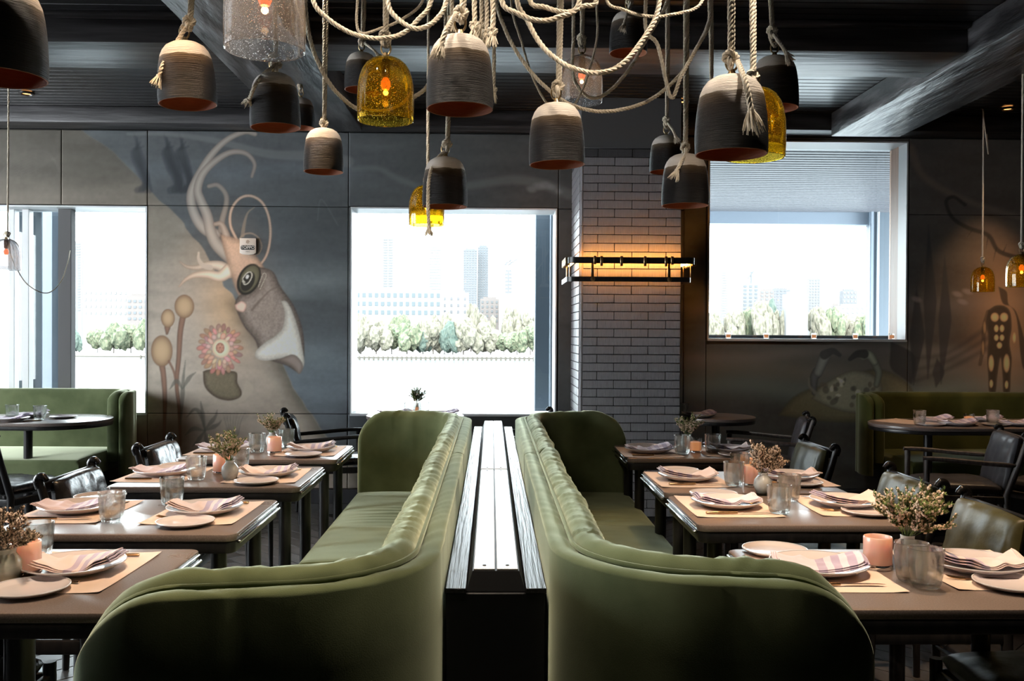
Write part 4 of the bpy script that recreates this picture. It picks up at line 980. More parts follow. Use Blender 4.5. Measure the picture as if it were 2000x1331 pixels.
# ------------------------------------------------------------------ tableware, one prototype of each
def proto(name, cat, builder):
    t = thing(name, name.replace('_', ' '), cat, (0, 0, -50)); builder(t); return t
def b_plate(t, r=.132):
    k = r/.132
    MB().lathe([(.001,.006),(.075*k,.006),(.092*k,.009),(.118*k,.019),(.130*k,.0245),(.132*k,.0255),(.1325*k,.0240),(.120*k,.0165),(.095*k,.005),(.080*k,.003),(.078*k,.0),(.070*k,.0),(.068*k,.003),(.001,.003)], 48).build('dish', M['plate'], t)
    MB().tube([(.1312*k*math.cos(a), .1312*k*math.sin(a), .0252) for a in np.linspace(0, 2*PI, 49)], .0016, 5, cap=False).build('rim', M['plate_rim'], t)
def b_bread(t):
    MB().lathe([(.001,.005),(.070,.005),(.080,.007),(.090,.012),(.094,.0145),(.0945,.0125),(.082,.005),(.060,.002),(.058,0),(.052,0),(.050,.002),(.001,.002)], 44).build('dish', M['plate'], t)
    MB().tube([(.0935*math.cos(a), .0935*math.sin(a), .0140) for a in np.linspace(0, 2*PI, 45)], .0017, 5, cap=False).build('rim', M['plate_rim'], t)
def b_glass(t):
    MB().lathe([(.001,.001),(.026,0),(.032,.003),(.037,.012),(.0405,.035),(.0425,.065),(.0445,.098),(.0450,.1015),(.0438,.1030),(.0420,.1005),(.0398,.065),(.0378,.036),(.034,.018),(.026,.012),(.001,.0115)], 40).build('tumbler_wall', M['tumbler'], t)
def b_fork(t):
    m = MB(); A = []
    prof = [(-.100,.0045,.0030,.004),(-.094,.0050,.0026,.003),(-.05,.0036,.0022,.003),(-.0,.0022,.0022,.0055),(.030,.0026,.0022,.0035),(.042,.0075,.0018,.002),(.052,.0115,.0016,.0015),(.060,.0118,.0014,.002)]
    for y, w, h, z in prof: A.append([(-w,y,z),(-w*.6,y,z+h),(w*.6,y,z+h),(w,y,z),(0,y,z-h*.4+.0006)])
    m.grid(A, closed=True); m.f.append(tuple(range(5))); m.m.append(0)
    m.build('handle', M['gold'], t)
    for k in range(4):
        x = -.0098+k*.00653; MB().tube([(x,.058,.0028),(x,.075,.0032),(x,.092,.0058),(x*.96,.104,.0088)], [.0021,.0019,.0017,.0008], 6).build('tine', M['gold'], t)
def b_knife(t):
    A = []
    for y, w, h in ((-.115,.004,.0035),(-.110,.0055,.0045),(-.06,.0055,.005),(-.01,.0045,.0045),(.0,.0035,.004)):
        A.append([(w*math.cos(a), y, .0055+h*math.sin(a)) for a in np.linspace(0, 2*PI, 10)[:-1]])
    m = MB().grid(A, closed=True); m.f += [tuple(range(9)), tuple(36+k for k in range(9))[::-1]]; m.m += [0, 0]; m.build('handle', M['gold'], t)
    A = []
    for y, a, b in ((-.002,-.003,.003),(.02,-.009,.003),(.07,-.0105,.003),(.10,-.0085,.003),(.115,-.002,.003),(.118,.001,.0025)):
        A.append([(a,y,.0050),(b,y,.0042),(b,y,.0062),(a,y,.0056)])
    m = MB().grid(A, closed=True); m.f += [(0,1,2,3)]; m.m += [0]; m.build('blade', M['chrome'], t)
def b_mat(t):
    A = []
    for j in range(11):
        A.append([(-.158+.316*i/8, -.21+.42*j/10, .0009+.0035*max(0, (abs(i-4)/4)**6*(abs(j-5)/5)**4)) for i in range(9)])
    m = MB().grid(A); m.grid([[(x, y, z-.0006) for x, y, z in r][::-1] for r in A]); m.build('sheet', M['paper'], t)
def napkin(seed, mt, name='cloth'):
    def f(t):
        r = np.random.RandomState(seed); m = MB(); tw = (r.rand()-.5)*.5
        nl = 3; 
        for l in range(nl):
            nx, ny = 34, 16; top = []; bot = []
            Lh = .122-(.006*l); y0, y1 = -.060+.004*l, .058-.003*l
            for j in range(ny+1):
                a, b = [], []
                for i in range(nx+1):
                    s = i/nx; x = -Lh+2*Lh*s; y = y0+(y1-y0)*j/ny; y += .02*math.sin(s*2.5+seed)*(.4)+tw*.05*(s-.5)
                    z = .008+.0052*l+1.55*x*x*(1 if x > 0 else 1.15)+.35*y*y
                    z += .014*(float(vnoise(s*4.5+seed*3+j*.12, seed))-.5)*(1+.5*l)+.004*(float(vnoise2(np.array(s*6.), np.array(j/3.), seed))-.5)
                    z += .010*math.exp(-((s-.30)/.07)**2)*(j/ny)
                    e = min(i, nx-i, j, ny-j); th = .0046*min(1, .25+e*.4)
                    a.append((x, y, z+th/2)); b.append((x, y, z-th/2))
                top.append(a); bot.append(b)
            m.grid(top); m.grid([q[::-1] for q in bot])
            for i in range(nx): m.add([top[0][i], bot[0][i], bot[0][i+1], top[0][i+1]], [(0,1,2,3)]); m.add([top[-1][i], top[-1][i+1], bot[-1][i+1], bot[-1][i]], [(0,1,2,3)])
            # rolled ends
            for i in (0, nx): m.tube([((top[j][i][0]+bot[j][i][0])/2, top[j][i][1], (top[j][i][2]+bot[j][i][2])/2) for j in range(ny+1)], .0028, 6)
        m.build(name, M[mt], t)
    return f
def b_candle(t):
    MB().lathe([(.001,0),(.036,0),(.0385,.003),(.0385,.086),(.0370,.0885),(.0355,.086),(.0355,.070),(.001,.069)], 36).build('wax_holder', M['candle'], t)
    MB().lathe([(.0394,.001),(.0402,.003),(.0402,.013),(.0394,.014)], 36).build('glass_foot', M['chrome'], t)
    MB().tube([(0,0,.066),(0,0,.076)], .001, 6).build('wick', M['console_black'], t)
def b_votive(t):
    MB().lathe([(.001,.001),(.030,0),(.033,.004),(.0365,.078),(.0350,.078),(.0318,.012),(.001,.010)], 28).build('glass_cup', M['tumbler'], t)
    MB().lathe([(.001,.0125),(.029,.0125),(.0315,.056),(.029,.058),(.001,.057)], 28).build('wax', M['candle_lit'], t)
def b_vase(mm, sc=1.0, narrow=True):
    def f(t):
        pr = [(.001,0),(.022,0),(.026,.003),(.034,.020),(.0375,.038),(.034,.056),(.024,.069),(.0185,.075),(.0195,.084),(.0180,.085),(.0165,.076),(.022,.066),(.032,.054),(.034,.038),(.030,.02),(.001,.008)] if narrow else \
             [(.001,0),(.034,0),(.040,.006),(.044,.030),(.043,.052),(.034,.068),(.030,.074),(.032,.086),(.030,.087),(.027,.075),(.038,.052),(.038,.03),(.001,.01)]
        MB().lathe([(a*sc, b*sc) for a, b in pr], 32).build('vessel', M[mm], t)
    return f
def sprig_mesh(seed, g, fl, ln=.13, dens=1.0):
    r = np.random.RandomState(seed); m = MB(); bend = (r.rand(2)-.5)*.7; tips = []
    main = [(bend[0]*ln*s*s, bend[1]*ln*s*s, ln*s) for s in np.linspace(0, 1, 7)]; m.tube(main, list(np.linspace(.0013, .0007, 7)), 5, 0)
    br = [main]
    for k in range(7):
        s = .35+.6*r.rand(); i = int(s*6); b = Vector(main[i]); a = r.rand()*2*PI; l = ln*(.18+.28*r.rand()); d = Vector((math.cos(a)*.6, math.sin(a)*.6, .9)).normalized()
        pp = [b, b+d*l*.5+Vector((0,0,.002)), b+d*l+Vector((0,0,.006))]; m.tube(pp, [.0009,.0007,.0005], 4, 0); br.append([tuple(p) for p in pp])
    for q, b in enumerate(br):
        pts = crom(b, 8); n = len(pts)
        for i in range(n//3 if q == 0 else 2, n):
            p = Vector(pts[i])
            for j in range(4):
                a = r.rand()*2*PI; e = p+Vector((math.cos(a)*.0075, math.sin(a)*.0075, .004+.003*r.rand())); sd = Vector((-math.sin(a), math.cos(a), 0))*.0016
                m.add([p-sd, p+sd, e+sd*.3, e-sd*.3], [(0,1,2,3)], 0)
            if r.rand() < .5*dens:
                a = r.rand()*2*PI; c = p+Vector((math.cos(a), math.sin(a), .3))*.0042; s = .0030+.0020*r.rand()
                m.add([c+Vector(v)*s for v in ((1,0,0),(-1,0,0),(0,1,0),(0,-1,0),(0,0,1.3),(0,0,-1.3))], [(0,2,4),(2,1,4),(1,3,4),(3,0,4),(2,0,5),(1,2,5),(3,1,5),(0,3,5)], 1)
    o = m.build('sprig', [M[g], M[fl]], None, smooth=False); d = o.data; bpy.data.objects.remove(o); return d
SG = [sprig_mesh(k, 'sprig', 'floret', .13, 1.0) for k in range(5)]; SP = [sprig_mesh(20+k, 'sprig_b', 'floret', .12, 1.1) for k in range(5)]
SD = [sprig_mesh(40+k, 'sprig', 'floret', .11, .1) for k in range(4)]
def bouquet(label, loc, meshes, n=14, spread=.75, sc=1.0, seed=0, lean=(0, 0)):
    r = np.random.RandomState(seed); t = thing('heather_bouquet', label, 'flowers', loc, 0, 'heather sprigs in vases')
    for k in range(n):
        a = 2*PI*k/n+r.rand()*.6; tl = spread*(.12+.88*r.rand()**.7)
        rot = Euler((0, tl, a)).to_matrix(); rot = Euler((lean[1], lean[0], 0)).to_matrix() @ rot
        link_obj('sprig', meshes[k % len(meshes)], t, (.004*math.cos(a), .004*math.sin(a), 0), rot.to_euler(), (sc*(.75+.35*r.rand()),)*3)
    return t
pp_ = dict(plate=proto('dinner_plate', 'plate', b_plate), bread=proto('side_plate', 'plate', b_bread), glass=proto('water_tumbler', 'glass', b_glass), fork=proto('fork', 'fork', b_fork),
     knife=proto('knife', 'knife', b_knife), mat=proto('paper_placemat', 'placemat', b_mat), nap0=proto('folded_napkin', 'napkin', napkin(1, 'napkin')), nap1=proto('folded_napkin', 'napkin', napkin(4, 'napkin_b')),
     nap2=proto('folded_napkin', 'napkin', napkin(9, 'napkin')), candle=proto('candle_holder', 'candle', b_candle), votive=proto('glass_votive', 'candle', b_votive),
     vase=proto('bud_vase', 'vase', b_vase('vase')), vaset=proto('small_vase', 'vase', b_vase('vase_tan', 1.0, False)))
note_kids()
GR = dict(plate='dinner plates', bread='side plates', glass='bubbled glass tumblers', fork='forks', knife='knives', mat='paper placemats', nap0='striped napkins', nap1='striped napkins', nap2='striped napkins', candle='blush candle holders', votive='glass votives', vase='small vases', vaset='small vases')
def place(k, x, y, z, rz, label, sc=1): return dup(pp_[k], (x, y, z), rz, label, GR[k], sc)
Z0 = TZ+.0006
def setting(tb, side, x, y, face, z=Z0, bread=(.0, .21), glass=(.165, .14), kn=(0, .155), fk=(.03, .115), nap='nap0', nang=0., flip=1, fork=True, knife=True, g=True, matted=True, sz=1, no=()):
    """a place laid for someone facing +x (face=1) or -x (face=-1)"""
    lx, ly = 0, face; where = ' at the %s of the %s' % (side, TN[tb]); j = lambda s: (random.random()-.5)*s
    Mz = z
    if matted: place('mat', x, y, z, j(.04), 'peach paper placemat'+where); Mz = z+.0016
    place('plate', x, y, Mz, 0, 'white dinner plate'+where)
    place(nap, x-.004*face, y-.01, Mz+.006, nang+j(.1), ('lilac' if nap == 'nap1' else 'pink striped')+' folded napkin'+where)
    if 'bread' not in no: place('bread', x+face*bread[0], y+ly*bread[1], Mz, 0, 'empty side plate'+where)
    if g: place('glass', x+face*glass[0], y-ly*glass[1], Mz, random.random()*6, 'bubbled glass tumbler'+where)
    if knife: place('knife', x+face*kn[0], y-ly*kn[1], Mz, -face*PI/2+j(.05), 'dark handled table knife'+where)
    if fork: place('fork', x+face*fk[0], y+ly*fk[1], Mz, -face*PI/2+.12*face, 'bronze toned fork'+where)
B_, C_ = 'banquette side', 'chair side'
setting('L1', B_, -1.12, 2.50, -1, nap='nap0', nang=.02, bread=(.02,.20)); setting('L1', C_, -1.56, 2.50, 1, nap='nap1')
setting('L2', B_, -1.02, 3.31, -1, nap='nap0', nang=.0); setting('L2', C_, -1.48, 3.33, 1, nap='nap1', bread=(-.02,.24), glass=(.20,.19))
setting('L3', B_, -1.00, 4.16, -1, nap='nap2', nang=.0); setting('L3', C_, -1.47, 4.18, 1, nap='nap1', glass=(.19,.15))
setting('L4', B_, -.975, 5.02, -1, nap='nap0', nang=.0); setting('L4', C_, -1.45, 5.03, 1, nap='nap1', glass=(.2,.08))
setting('R1', B_, .90, 2.50, 1, nap='nap1', bread=(-.06,.20), glass=(.215,.17), nang=-.2); setting('R1', C_, 1.345, 2.52, -1, nap='nap2', glass=(.24,-.13), bread=(0,.18), nang=PI)
setting('R2', B_, .887, 3.44, 1, nap='nap1', glass=(.155,.14), nang=PI); setting('R2', C_, 1.345, 3.46, -1, nap='nap0', bread=(-.02,.165), glass=(.185,.09), nang=PI+.1)
setting('R3', B_, .875, 4.07, 1, nap='nap0', glass=(.16,.17), nang=PI); setting('R3', C_, 1.33, 4.09, -1, nap='nap2', bread=(0,.16), glass=(.19,.10), nang=PI)
setting('R4', B_, .861, 5.00, 1, nap='nap1', glass=(.165,.08)); setting('R4', C_, 1.30, 5.04, -1, nap='nap2', bread=(0,.19), glass=(.10,-.08), nang=PI)
# centre pieces: candle, vase, heather
def centre(tb, cp, vp, meshes, sc, n, seed, kind='vase', cand='candle', lean=(0,0), vlab='speckled white bud vase', hlab='bouquet of dried heather', z=Z0, spread=.75):
    if cp: place(cand, cp[0], cp[1], z, 0, ('blush pink candle in glass' if cand == 'candle' else 'glowing orange votive in clear glass')+' on the '+TN[tb])
    if vp:
        place(kind, vp[0], vp[1], z, 0, vlab+' on the '+TN[tb])
        bouquet(hlab+' in the vase on the '+TN[tb], (vp[0], vp[1], z+.072), meshes, n, spread, sc, seed, lean)
q = lambda px, py: tuple(P(px, py, z=Z0)[:2])
centre('L1', q(50,1122), q(6,1136), SP, .85, 16, 1, 'vaset', lean=(.25,0), vlab='sage glazed round vase', hlab='bouquet of purple heather')
centre('L3', q(433,926), q(449,937), SG, .95, 18, 2, lean=(-.25,0))
centre('L4', q(536,886), q(532,874), SG, .80, 16, 3)
centre('R1', q(1714,1110), q(1772,1104), SG, 1.05, 22, 4, lean=(.18,0), hlab='bouquet of green flowering heather')
centre('R3', q(1470,950), q(1490,964), SP, .95, 18, 5, lean=(.05,0), hlab='bouquet of pale dried heather')
centre('R4', q(1358,884), q(1343,878), SG, .85, 14, 6, cand='votive', lean=(.1,0), hlab='bouquet of golden heather')
place('votive', *q(1459,918), Z0, 0, 'small glass votive behind the heather on the third right table')
# the four tables at the back
ZR = .7655
def q2(px, py): return tuple(P(px, py, z=ZR)[:2])
def simple(tb, items, y0, y1):
    for k, px, py, lab in items:
        x = P(px, 700, y=py).x; kk = k
        if k.startswith('set'):
            nap = 'nap'+k[3]; place('plate', x, py, ZR, 0, 'plate under the '+lab+', '+TN[tb]); place(nap, x, py, ZR+.006, random.random()*.4, lab+', '+TN[tb])
        else: place(k, x, py, ZR, random.random()*6, lab+' on the '+TN[tb])
simple('WT', [('set1',770,7.02,'left folded napkin'), ('set1',865,7.02,'right folded napkin'), ('glass',801,6.95,'left clear tumbler'), ('votive',811,7.1,'small orange votive'), ('glass',829,7.0,'right clear tumbler'), ('vase',817,7.12,'small bud vase')], 0, 0)
bouquet('dark leafy sprigs in the vase at the middle window', (P(815,700,y=7.12).x, 7.12, ZR+.07), SD, 12, .55, 1.0, 9)
simple('PT', [('set1',1366,6.98,'lilac folded napkin'), ('glass',1334,7.02,'clear tumbler half hidden by pillar')], 0, 0)
simple('FL', [('glass',24,6.62,'left clear tumbler'), ('glass',78,6.55,'right clear tumbler'), ('set1',18,6.48,'front lilac napkin'), ('set1',58,6.80,'rear lilac napkin'), ('bread',124,6.72,'empty side plate'), ('knife',45,6.42,'table knife'), ('glass',-16,6.6,'tumbler cut by the photo edge')], 0, 0)
simple('FR', [('glass',1797,6.42,'left clear tumbler'), ('glass',1940,6.46,'right clear tumbler'), ('votive',1894,6.45,'glowing orange votive'), ('set1',1826,6.66,'rear left lilac napkin'), ('set1',1872,6.40,'front middle lilac napkin'), ('bread',1820,6.38,'front left side plate'),
              ('set1',1990,6.40,'front right lilac napkin'), ('set1',1926,6.70,'rear right lilac napkin'), ('bread',1946,6.38,'front right side plate'), ('mat',1775,6.62,'left paper placemat'), ('knife',1912,6.30,'dark table knife')], 0, 0)
# votives on the sill of the right window
for k, (px, py, lab) in enumerate(((1423,655,'leftmost'), (1497,656,'second from left'), (1590,657,'third from left'), (1671,658,'fourth from left'), (1742,660,'rightmost'))):
    p = P(px, 600, y=WY+.12); place('votive', p.x, WY+.12, w3[2]+.006+.0005, k, 'small glass votive on the right window sill, '+lab, .62)
for o in list(pp_.values()):
    for c in KIDS[o.name]: bpy.data.objects.remove(c)
    bpy.data.objects.remove(o)
# small badge hung on the painted wall
bp = P(484, 481, y=WY-.02)
bd = thing('wall_badge', 'small white square badge with dark lettered band on the mural', 'sign', (bp.x, WY-.0005, bp.z))
m = MB(); pl = [(-.066,.064),(-.066,-.055),(-.045,-.066),(0,-.071),(.045,-.066),(.066,-.055),(.066,.064)]
m.prism(pl, 0, .02, M=Matrix.Rotation(PI/2, 4, 'X'), bev=.003); m.build('plaque', mat('badge_cream', (.72,.66,.60), .5), bd, recalc=True)
m = MB(); m.prism(rrect(.112, .036, .012, 4, 0, -.012), .0201, .0225, M=Matrix.Rotation(PI/2, 4, 'X')); m.build('dark_band', mat('badge_ink', (.03,.035,.035), .5), bd, recalc=True)
def text(s, size, loc, mm, par, nm='lettering'):
    cu = bpy.data.curves.new(nm, 'FONT'); cu.body = s; cu.size = size; cu.align_x = 'CENTER'; cu.align_y = 'CENTER'; cu.extrude = .0004
    o = bpy.data.objects.new(nm, cu); C.objects.link(o); o.parent = par; o.location = loc; o.rotation_euler = (PI/2, 0, 0); cu.materials.append(mm)
    me = bpy.data.meshes.new_from_object(o.evaluated_get(bpy.context.evaluated_depsgraph_get())); q = bpy.data.objects.new(nm, me); C.objects.link(q); q.parent = par; q.location = loc; q.rotation_euler = o.rotation_euler
    if not me.materials: me.materials.append(mm)
    bpy.data.objects.remove(o); return q
text('TOPPO', .034, (0, -.0232, -.012), mat('badge_white', (.8,.78,.74), .5), bd); text('VINO', .014, (0, -.0207, -.045), mat('badge_grey', (.2,.19,.18), .5), bd)
m = MB()
for k in range(7): a = 2*PI*k/7; m.add([(0,-.0215,.035),(.013*math.cos(a-.25),-.0215,.035+.013*math.sin(a-.25)),(.017*math.cos(a),-.0215,.035+.017*math.sin(a)),(.013*math.cos(a+.25),-.0215,.035+.013*math.sin(a+.25))], [(0,1,2,3)])
m.build('flower_emblem', mat('badge_tan', (.33,.22,.15), .6), bd, smooth=False)
# ------------------------------------------------------------------ hanging lamps and ropes
def twist(mb, pts, r, step=None, mi=0, k0=0., sides=5):
    """three strand rope along a path"""
    pts = [Vector(p) for p in pts]; Ls = [0]
    for a, b in zip(pts[:-1], pts[1:]): Ls.append(Ls[-1]+(b-a).length)
    tot = Ls[-1]; step = step or r*.62; n = max(4, int(tot/step)); out = []; j = 0
    for i in range(n+1):
        s = tot*i/n
        while j < len(Ls)-2 and Ls[j+1] < s: j += 1
        f = (s-Ls[j])/max(1e-9, Ls[j+1]-Ls[j]); out.append(pts[j].lerp(pts[j+1], min(1, f)))
    nrm = None; S = [[], [], []]
    for i, p in enumerate(out):
        t = (out[min(i+1, n)]-out[max(i-1, 0)]); t = t.normalized() if t.length > 0 else Vector((0,0,1))
        nrm = t.orthogonal().normalized() if nrm is None else (nrm-t*nrm.dot(t)).normalized()
        b = t.cross(nrm); ph = k0+2*PI*(tot*i/n)/(r*5.2)
        for q in range(3):
            a = ph+2*PI*q/3; S[q].append(p+(nrm*math.cos(a)+b*math.sin(a))*r*.50)
    for s in S: mb.tube(s, r*.54, sides, mi)
    return mb
def catm(pts, n=8): return [Vector(p) for p in crom([tuple(p) for p in pts], n)]
def frayed(mb, p, d, r, n=26, ln=.035, seed=0):
    rr = np.random.RandomState(seed); p = Vector(p); d = Vector(d).normalized(); u = d.orthogonal().normalized(); v = d.cross(u)
    for k in range(n):
        a = rr.rand()*2*PI; q = rr.rand()**.5*r; b = p+(u*math.cos(a)+v*math.sin(a))*q*.5; l = ln*(.6+.5*rr.rand())
        e = b+d*l+(u*math.cos(a)+v*math.sin(a))*(q*1.1+.004)+Vector(rr.randn(3)*.002)
        mb.tube([b-d*.006, b+d*l*.4+(u*math.cos(a)+v*math.sin(a))*q*.8, e], [.0016, .0019, .0008], 4)
    return mb
def knot(mb, c, r, k=1.0, rz=0.):
    s = r*1.15*k; pts = []
    for i in range(46):
        t = 2*PI*i/45; pts.append(Vector(((math.sin(t)+2*math.sin(2*t))*s*.62, -math.sin(3*t)*s*1.0, (math.cos(t)-2*math.cos(2*t))*s*.85)))
    Mx = Matrix.Translation(c) @ Matrix.Rotation(rz, 4, 'Z'); return twist(mb, [Mx @ p for p in pts], r)
OUT_C = [(.5,.0),(.503,.03),(.507,.12),(.505,.25),(.497,.42),(.484,.58),(.462,.74),(.438,.85),(.40,.94),(.34,1.02),(.25,1.075),(.14,1.105),(.04,1.115),(.0005,1.116)]
IN_C = [(.0005,1.03),(.12,1.025),(.24,.99),(.34,.92),(.40,.83),(.44,.70),(.462,.5),(.473,.25),(.474,.06),(.478,.0),(.489,-.006),(.5,.0)]
OUT_G = [(.5,0),(.502,.03),(.508,.2),(.508,.42),(.50,.60),(.475,.76),(.43,.90),(.36,1.01),(.27,1.085),(.16,1.13),(.06,1.145),(.0005,1.147)]
def bell_c(t):
    MB().lathe(OUT_C, 64).build('shade', M['ceramic'], t); MB().lathe(IN_C, 64).build('inner_shade', M['terracotta'], t)
def bell_g(m):
    def f(t):
        n = [(r-.022 if r > .03 else r, z if i == 0 else z-.022) for i, (r, z) in enumerate(OUT_G)]
        MB().lathe(OUT_G+n[::-1]+[(.478,0),(.489,-.008),(.5,0)], 56).build('shade', M[m], t)
        MB().lathe([(.0005,1.10),(.075,1.10),(.08,1.08),(.08,.80),(.06,.78),(.0005,.78)], 20).build('socket', M['socket'], t)
    return f
def common(t, c):
    MB().lathe([(.0005,1.20 if c else 1.22),(.035,1.20 if c else 1.22),(.06,1.13 if c else 1.16),(.07,1.10 if c else 1.13),(.0005,1.10)], 16).build('cap', M['brass'], t)
    MB().tube([(.085*math.sin(a), 0, 1.295+.12*math.cos(a)) for a in np.linspace(0, 2*PI, 25)], .017, 8, cap=False).build('shackle', M['brass'], t)
    b = MB().lathe([(.0005,.78),(.045,.77),(.085,.70),(.09,.63),(.06,.56),(.0005,.53)], 20).build('bulb', M['bulb_glass'], t)
    MB().tube([(.03*math.cos(6*s), .03*math.sin(6*s), .60+.12*s/PI) for s in np.linspace(0, PI, 30)], .010, 5).build('filament', M['bulb'], b)
LP = {}
for k, f in (('c', bell_c), ('a', bell_g('amber')), ('k', bell_g('clear'))):
    t = thing('pendant_lamp', 'proto', 'lamp', (0, 0, -60)); f(t); common(t, k == 'c'); LP[k] = t
note_kids()
DW = .17
NMK = dict(c='dipped stoneware bell lamp', a='amber glass bell lamp', k='clear glass bell lamp')
# kind, centre px, rim px, width px, rope top px at y=0, knot height px, tail points (px), label, glow, tilt
PEND = [
 ('c', 2, 152, 164, 0, None, None, 'large and cut by the left edge', .0, 0),
 ('c', 367, 204, 108, 372, 45, [(364,52),(338,95),(318,128),(310,152)], 'with a frayed tail, left of the big clear glass lamp', .3, -.05),
 ('c', 538, 250, 95, 541, 128, [(536,128),(512,148),(496,172),(486,196)], 'hanging under the big clear glass lamp', .35, -.03),
 ('c', 588, 250, 52, 583, 168, None, 'half hidden, small and dark at left', .1, 0),
 ('c', 632, 336, 76, 633, 243, None, 'lowest one left of the amber lamp', .0, 0),
 ('c', 706, 176, 65, 708, 82, [(712,84),(728,96),(738,108)], 'half hidden behind the amber lamp', .1, 0),
 ('c', 898, 214, 129, 903, 28, [(892,26),(872,58),(860,92)], 'largest, over the left banquette, rope tail in front', .25, 0),
 ('c', 869, 404, 87, 877, 283, [(868,296),(848,318),(838,350),(836,400),(838,448)], 'before the top of the middle window', .1, 0),
 ('c', 1088, 322, 108, 1092, 170, None, 'in the middle, over the console', .35, -.02),
 ('c', 1227, 104, 73, 1232, 4, [(1232,8),(1222,36),(1218,50)], 'small with orange inside, high above the pillar', 1.5, 0),
 ('c', 1301, 336, 64, 1302, 235, [(1304,240),(1314,254),(1320,268)], 'small, right of the tiled pillar top', 1.0, 0),
 ('c', 1338, 402, 91, 1338, 290, [(1342,296),(1330,318),(1321,336)], 'lowest one before the right edge of the pillar', 1.3, 0),
 ('c', 1428, 302, 139, 1426, 115, [(1440,118),(1456,160),(1468,222)], 'large one with a thick frayed tail at right', .3, 0),
 ('c', 1512, 212, 92, 1504, 62, [(1510,66),(1526,88),(1538,108)], 'behind the big frayed one at right', .3, 0),
 ('c', 1392, 282, 70, 1386, 190, None, 'small, almost hidden behind the large frayed one', 1.4, 0),
 ('k', 517, 98, 153, 517, None, None, 'big one at the top left of centre', 1, 0),
 ('a', 753, 236, 108, 752, 72, None, 'largest amber one left of the big stoneware bell', 1, 0),
 ('k', 1136, 200, 80, 1136, 76, None, 'right of centre behind the ropes', 1, 0),
 ('a', 833, 440, 68, 837, 355, None, 'small, against the middle window', 1, 0),
 ('a', 1472, 308, 120, 1468, 150, None, 'half hidden behind the large frayed stoneware bell', 1, 0),
 ('a', 1919, 570, 43, 1919, 505, None, 'small one before the painted figure', 1, 0),
 ('a', 1995, 560, 56, 1995, 478, None, 'cut by the right edge', 1, 0),
 ('k', 12, 527, 52, 18, 458, None, 'small one before the left window', 1, 0)]
for idx, (k, cx_, ry_, w_, topx, ky, tail, lab, glow, tilt) in enumerate(PEND):
    D = DW*F/w_; p = P(cx_, ry_, y=D)
    t = dup(LP[k], tuple(p), 0, ('small ' if False else '')+NMK[k]+', '+lab, 'rope hung bell lamps', DW)
    t.rotation_euler = (0, tilt, random.random()*6 if False else 0)
    r = .0062 if w_ < 60 else .0072
    ringtop = p+Vector((math.sin(tilt)*1.4*DW, 0, 1.375*DW)); inv = Matrix.LocRotScale(t.location, t.rotation_euler, Vector((DW,)*3)).inverted()
    kc = P(cx_ + (0 if ky is None else (topx-cx_)*.5), ky, y=D-.006) if ky is not None else ringtop+Vector((0,0,.06))
    tp = P(topx, 0 if ky is None or ky > 0 else -60, y=D); dirn = (tp-kc); zt_ = CZ-.002
    end = kc+dirn*((zt_-kc.z)/dirn.z) if dirn.z > .02 else Vector((kc.x, D, zt_))
    if abs(end.x-kc.x) > .5: end.x = kc.x
    if w_ < 60 and cx_ > 1800: end = P(topx+2, 206, y=D); end.z = CZ-.002
    mb = MB(); twist(mb, [inv @ v for v in (kc, (kc+end)/2, end)], r/DW); 
    def local(nm, mb, parent=t): return mb.build(nm, M['rope'], parent)
    mb.build('rope', M['rope'], t)
    if k == 'c' or w_ > 70:
        off = Vector((.013, .004, 0)); mb = MB(); twist(mb, [inv @ v for v in (kc+off*.4, (kc+end)/2+off, end+off)], r*.85/DW); mb.build('rope', M['rope'], t)
    kn = MB(); Mi = inv; tmp = MB(); knot(tmp, kc, r, 1.0, random.random()); tmp.v = [tuple(Mi @ Vector(v)) for v in tmp.v]; tmp.build('knot', M['rope'], t)
    # loop from the knot through the shackle
    rt_ = p+Vector((math.sin(tilt)*1.3*DW, 0, 1.36*DW)); lo = catm([kc+Vector((-.010,0,-.004)), (kc+rt_)/2+Vector((-.013,0,0)), rt_+Vector((-.006,-.004,-.004)), rt_+Vector((.006,.004,-.004)), (kc+rt_)/2+Vector((.013,0,0)), kc+Vector((.010,0,-.004))], 6)
    tmp = MB(); twist(tmp, [inv @ v for v in lo], r*.8/DW); tmp.build('loop', M['rope'], t)
    if tail:
        ys_ = np.linspace(0, 1, len(tail)); off = .055 if w_ > 60 else .02
        pts = [P(a, b, y=D-(.01+off*min(1, s*1.6)+(.045 if k == 'c' and s > .4 and abs(a-cx_) < w_*.45 else 0))) for (a, b), s in zip(tail, ys_)]
        tp_ = catm(pts, 7); tmp = MB(); twist(tmp, [inv @ v for v in tp_], r/DW); tl = tmp.build('rope_tail', M['rope'], t)
        tmp = MB(); frayed(tmp, tp_[-1], tp_[-1]-tp_[-3], .011 if w_ < 135 else .016, 34, .030 if w_ < 135 else .045, idx); tmp.v = [tuple(inv @ Vector(v)) for v in tmp.v]; tmp.build('frayed_end', M['rope'], tl)
        tmp = MB(); d_ = (tp_[-1]-tp_[-3]).normalized(); tmp.tube([inv @ (tp_[-1]-d_*.008), inv @ (tp_[-1]+d_*.002)], r*1.25/DW, 10); tmp.build('whipping', M['rope'], tl)
    if k == 'c' and glow > .2:
        l = lamp('bell_light', 'POINT', tuple(p+Vector((0,0,.62*DW))), .35*glow, WARM, shadow_soft_size=.014)
    elif k != 'c': l = lamp('bell_light', 'POINT', tuple(p+Vector((0,0,.50*DW))), .30, WARM, shadow_soft_size=.008)
for t in LP.values():
    for c in KIDS[t.name]:
        for g in KIDS.get(c.name, []): bpy.data.objects.remove(g)
        bpy.data.objects.remove(c)
    bpy.data.objects.remove(t)
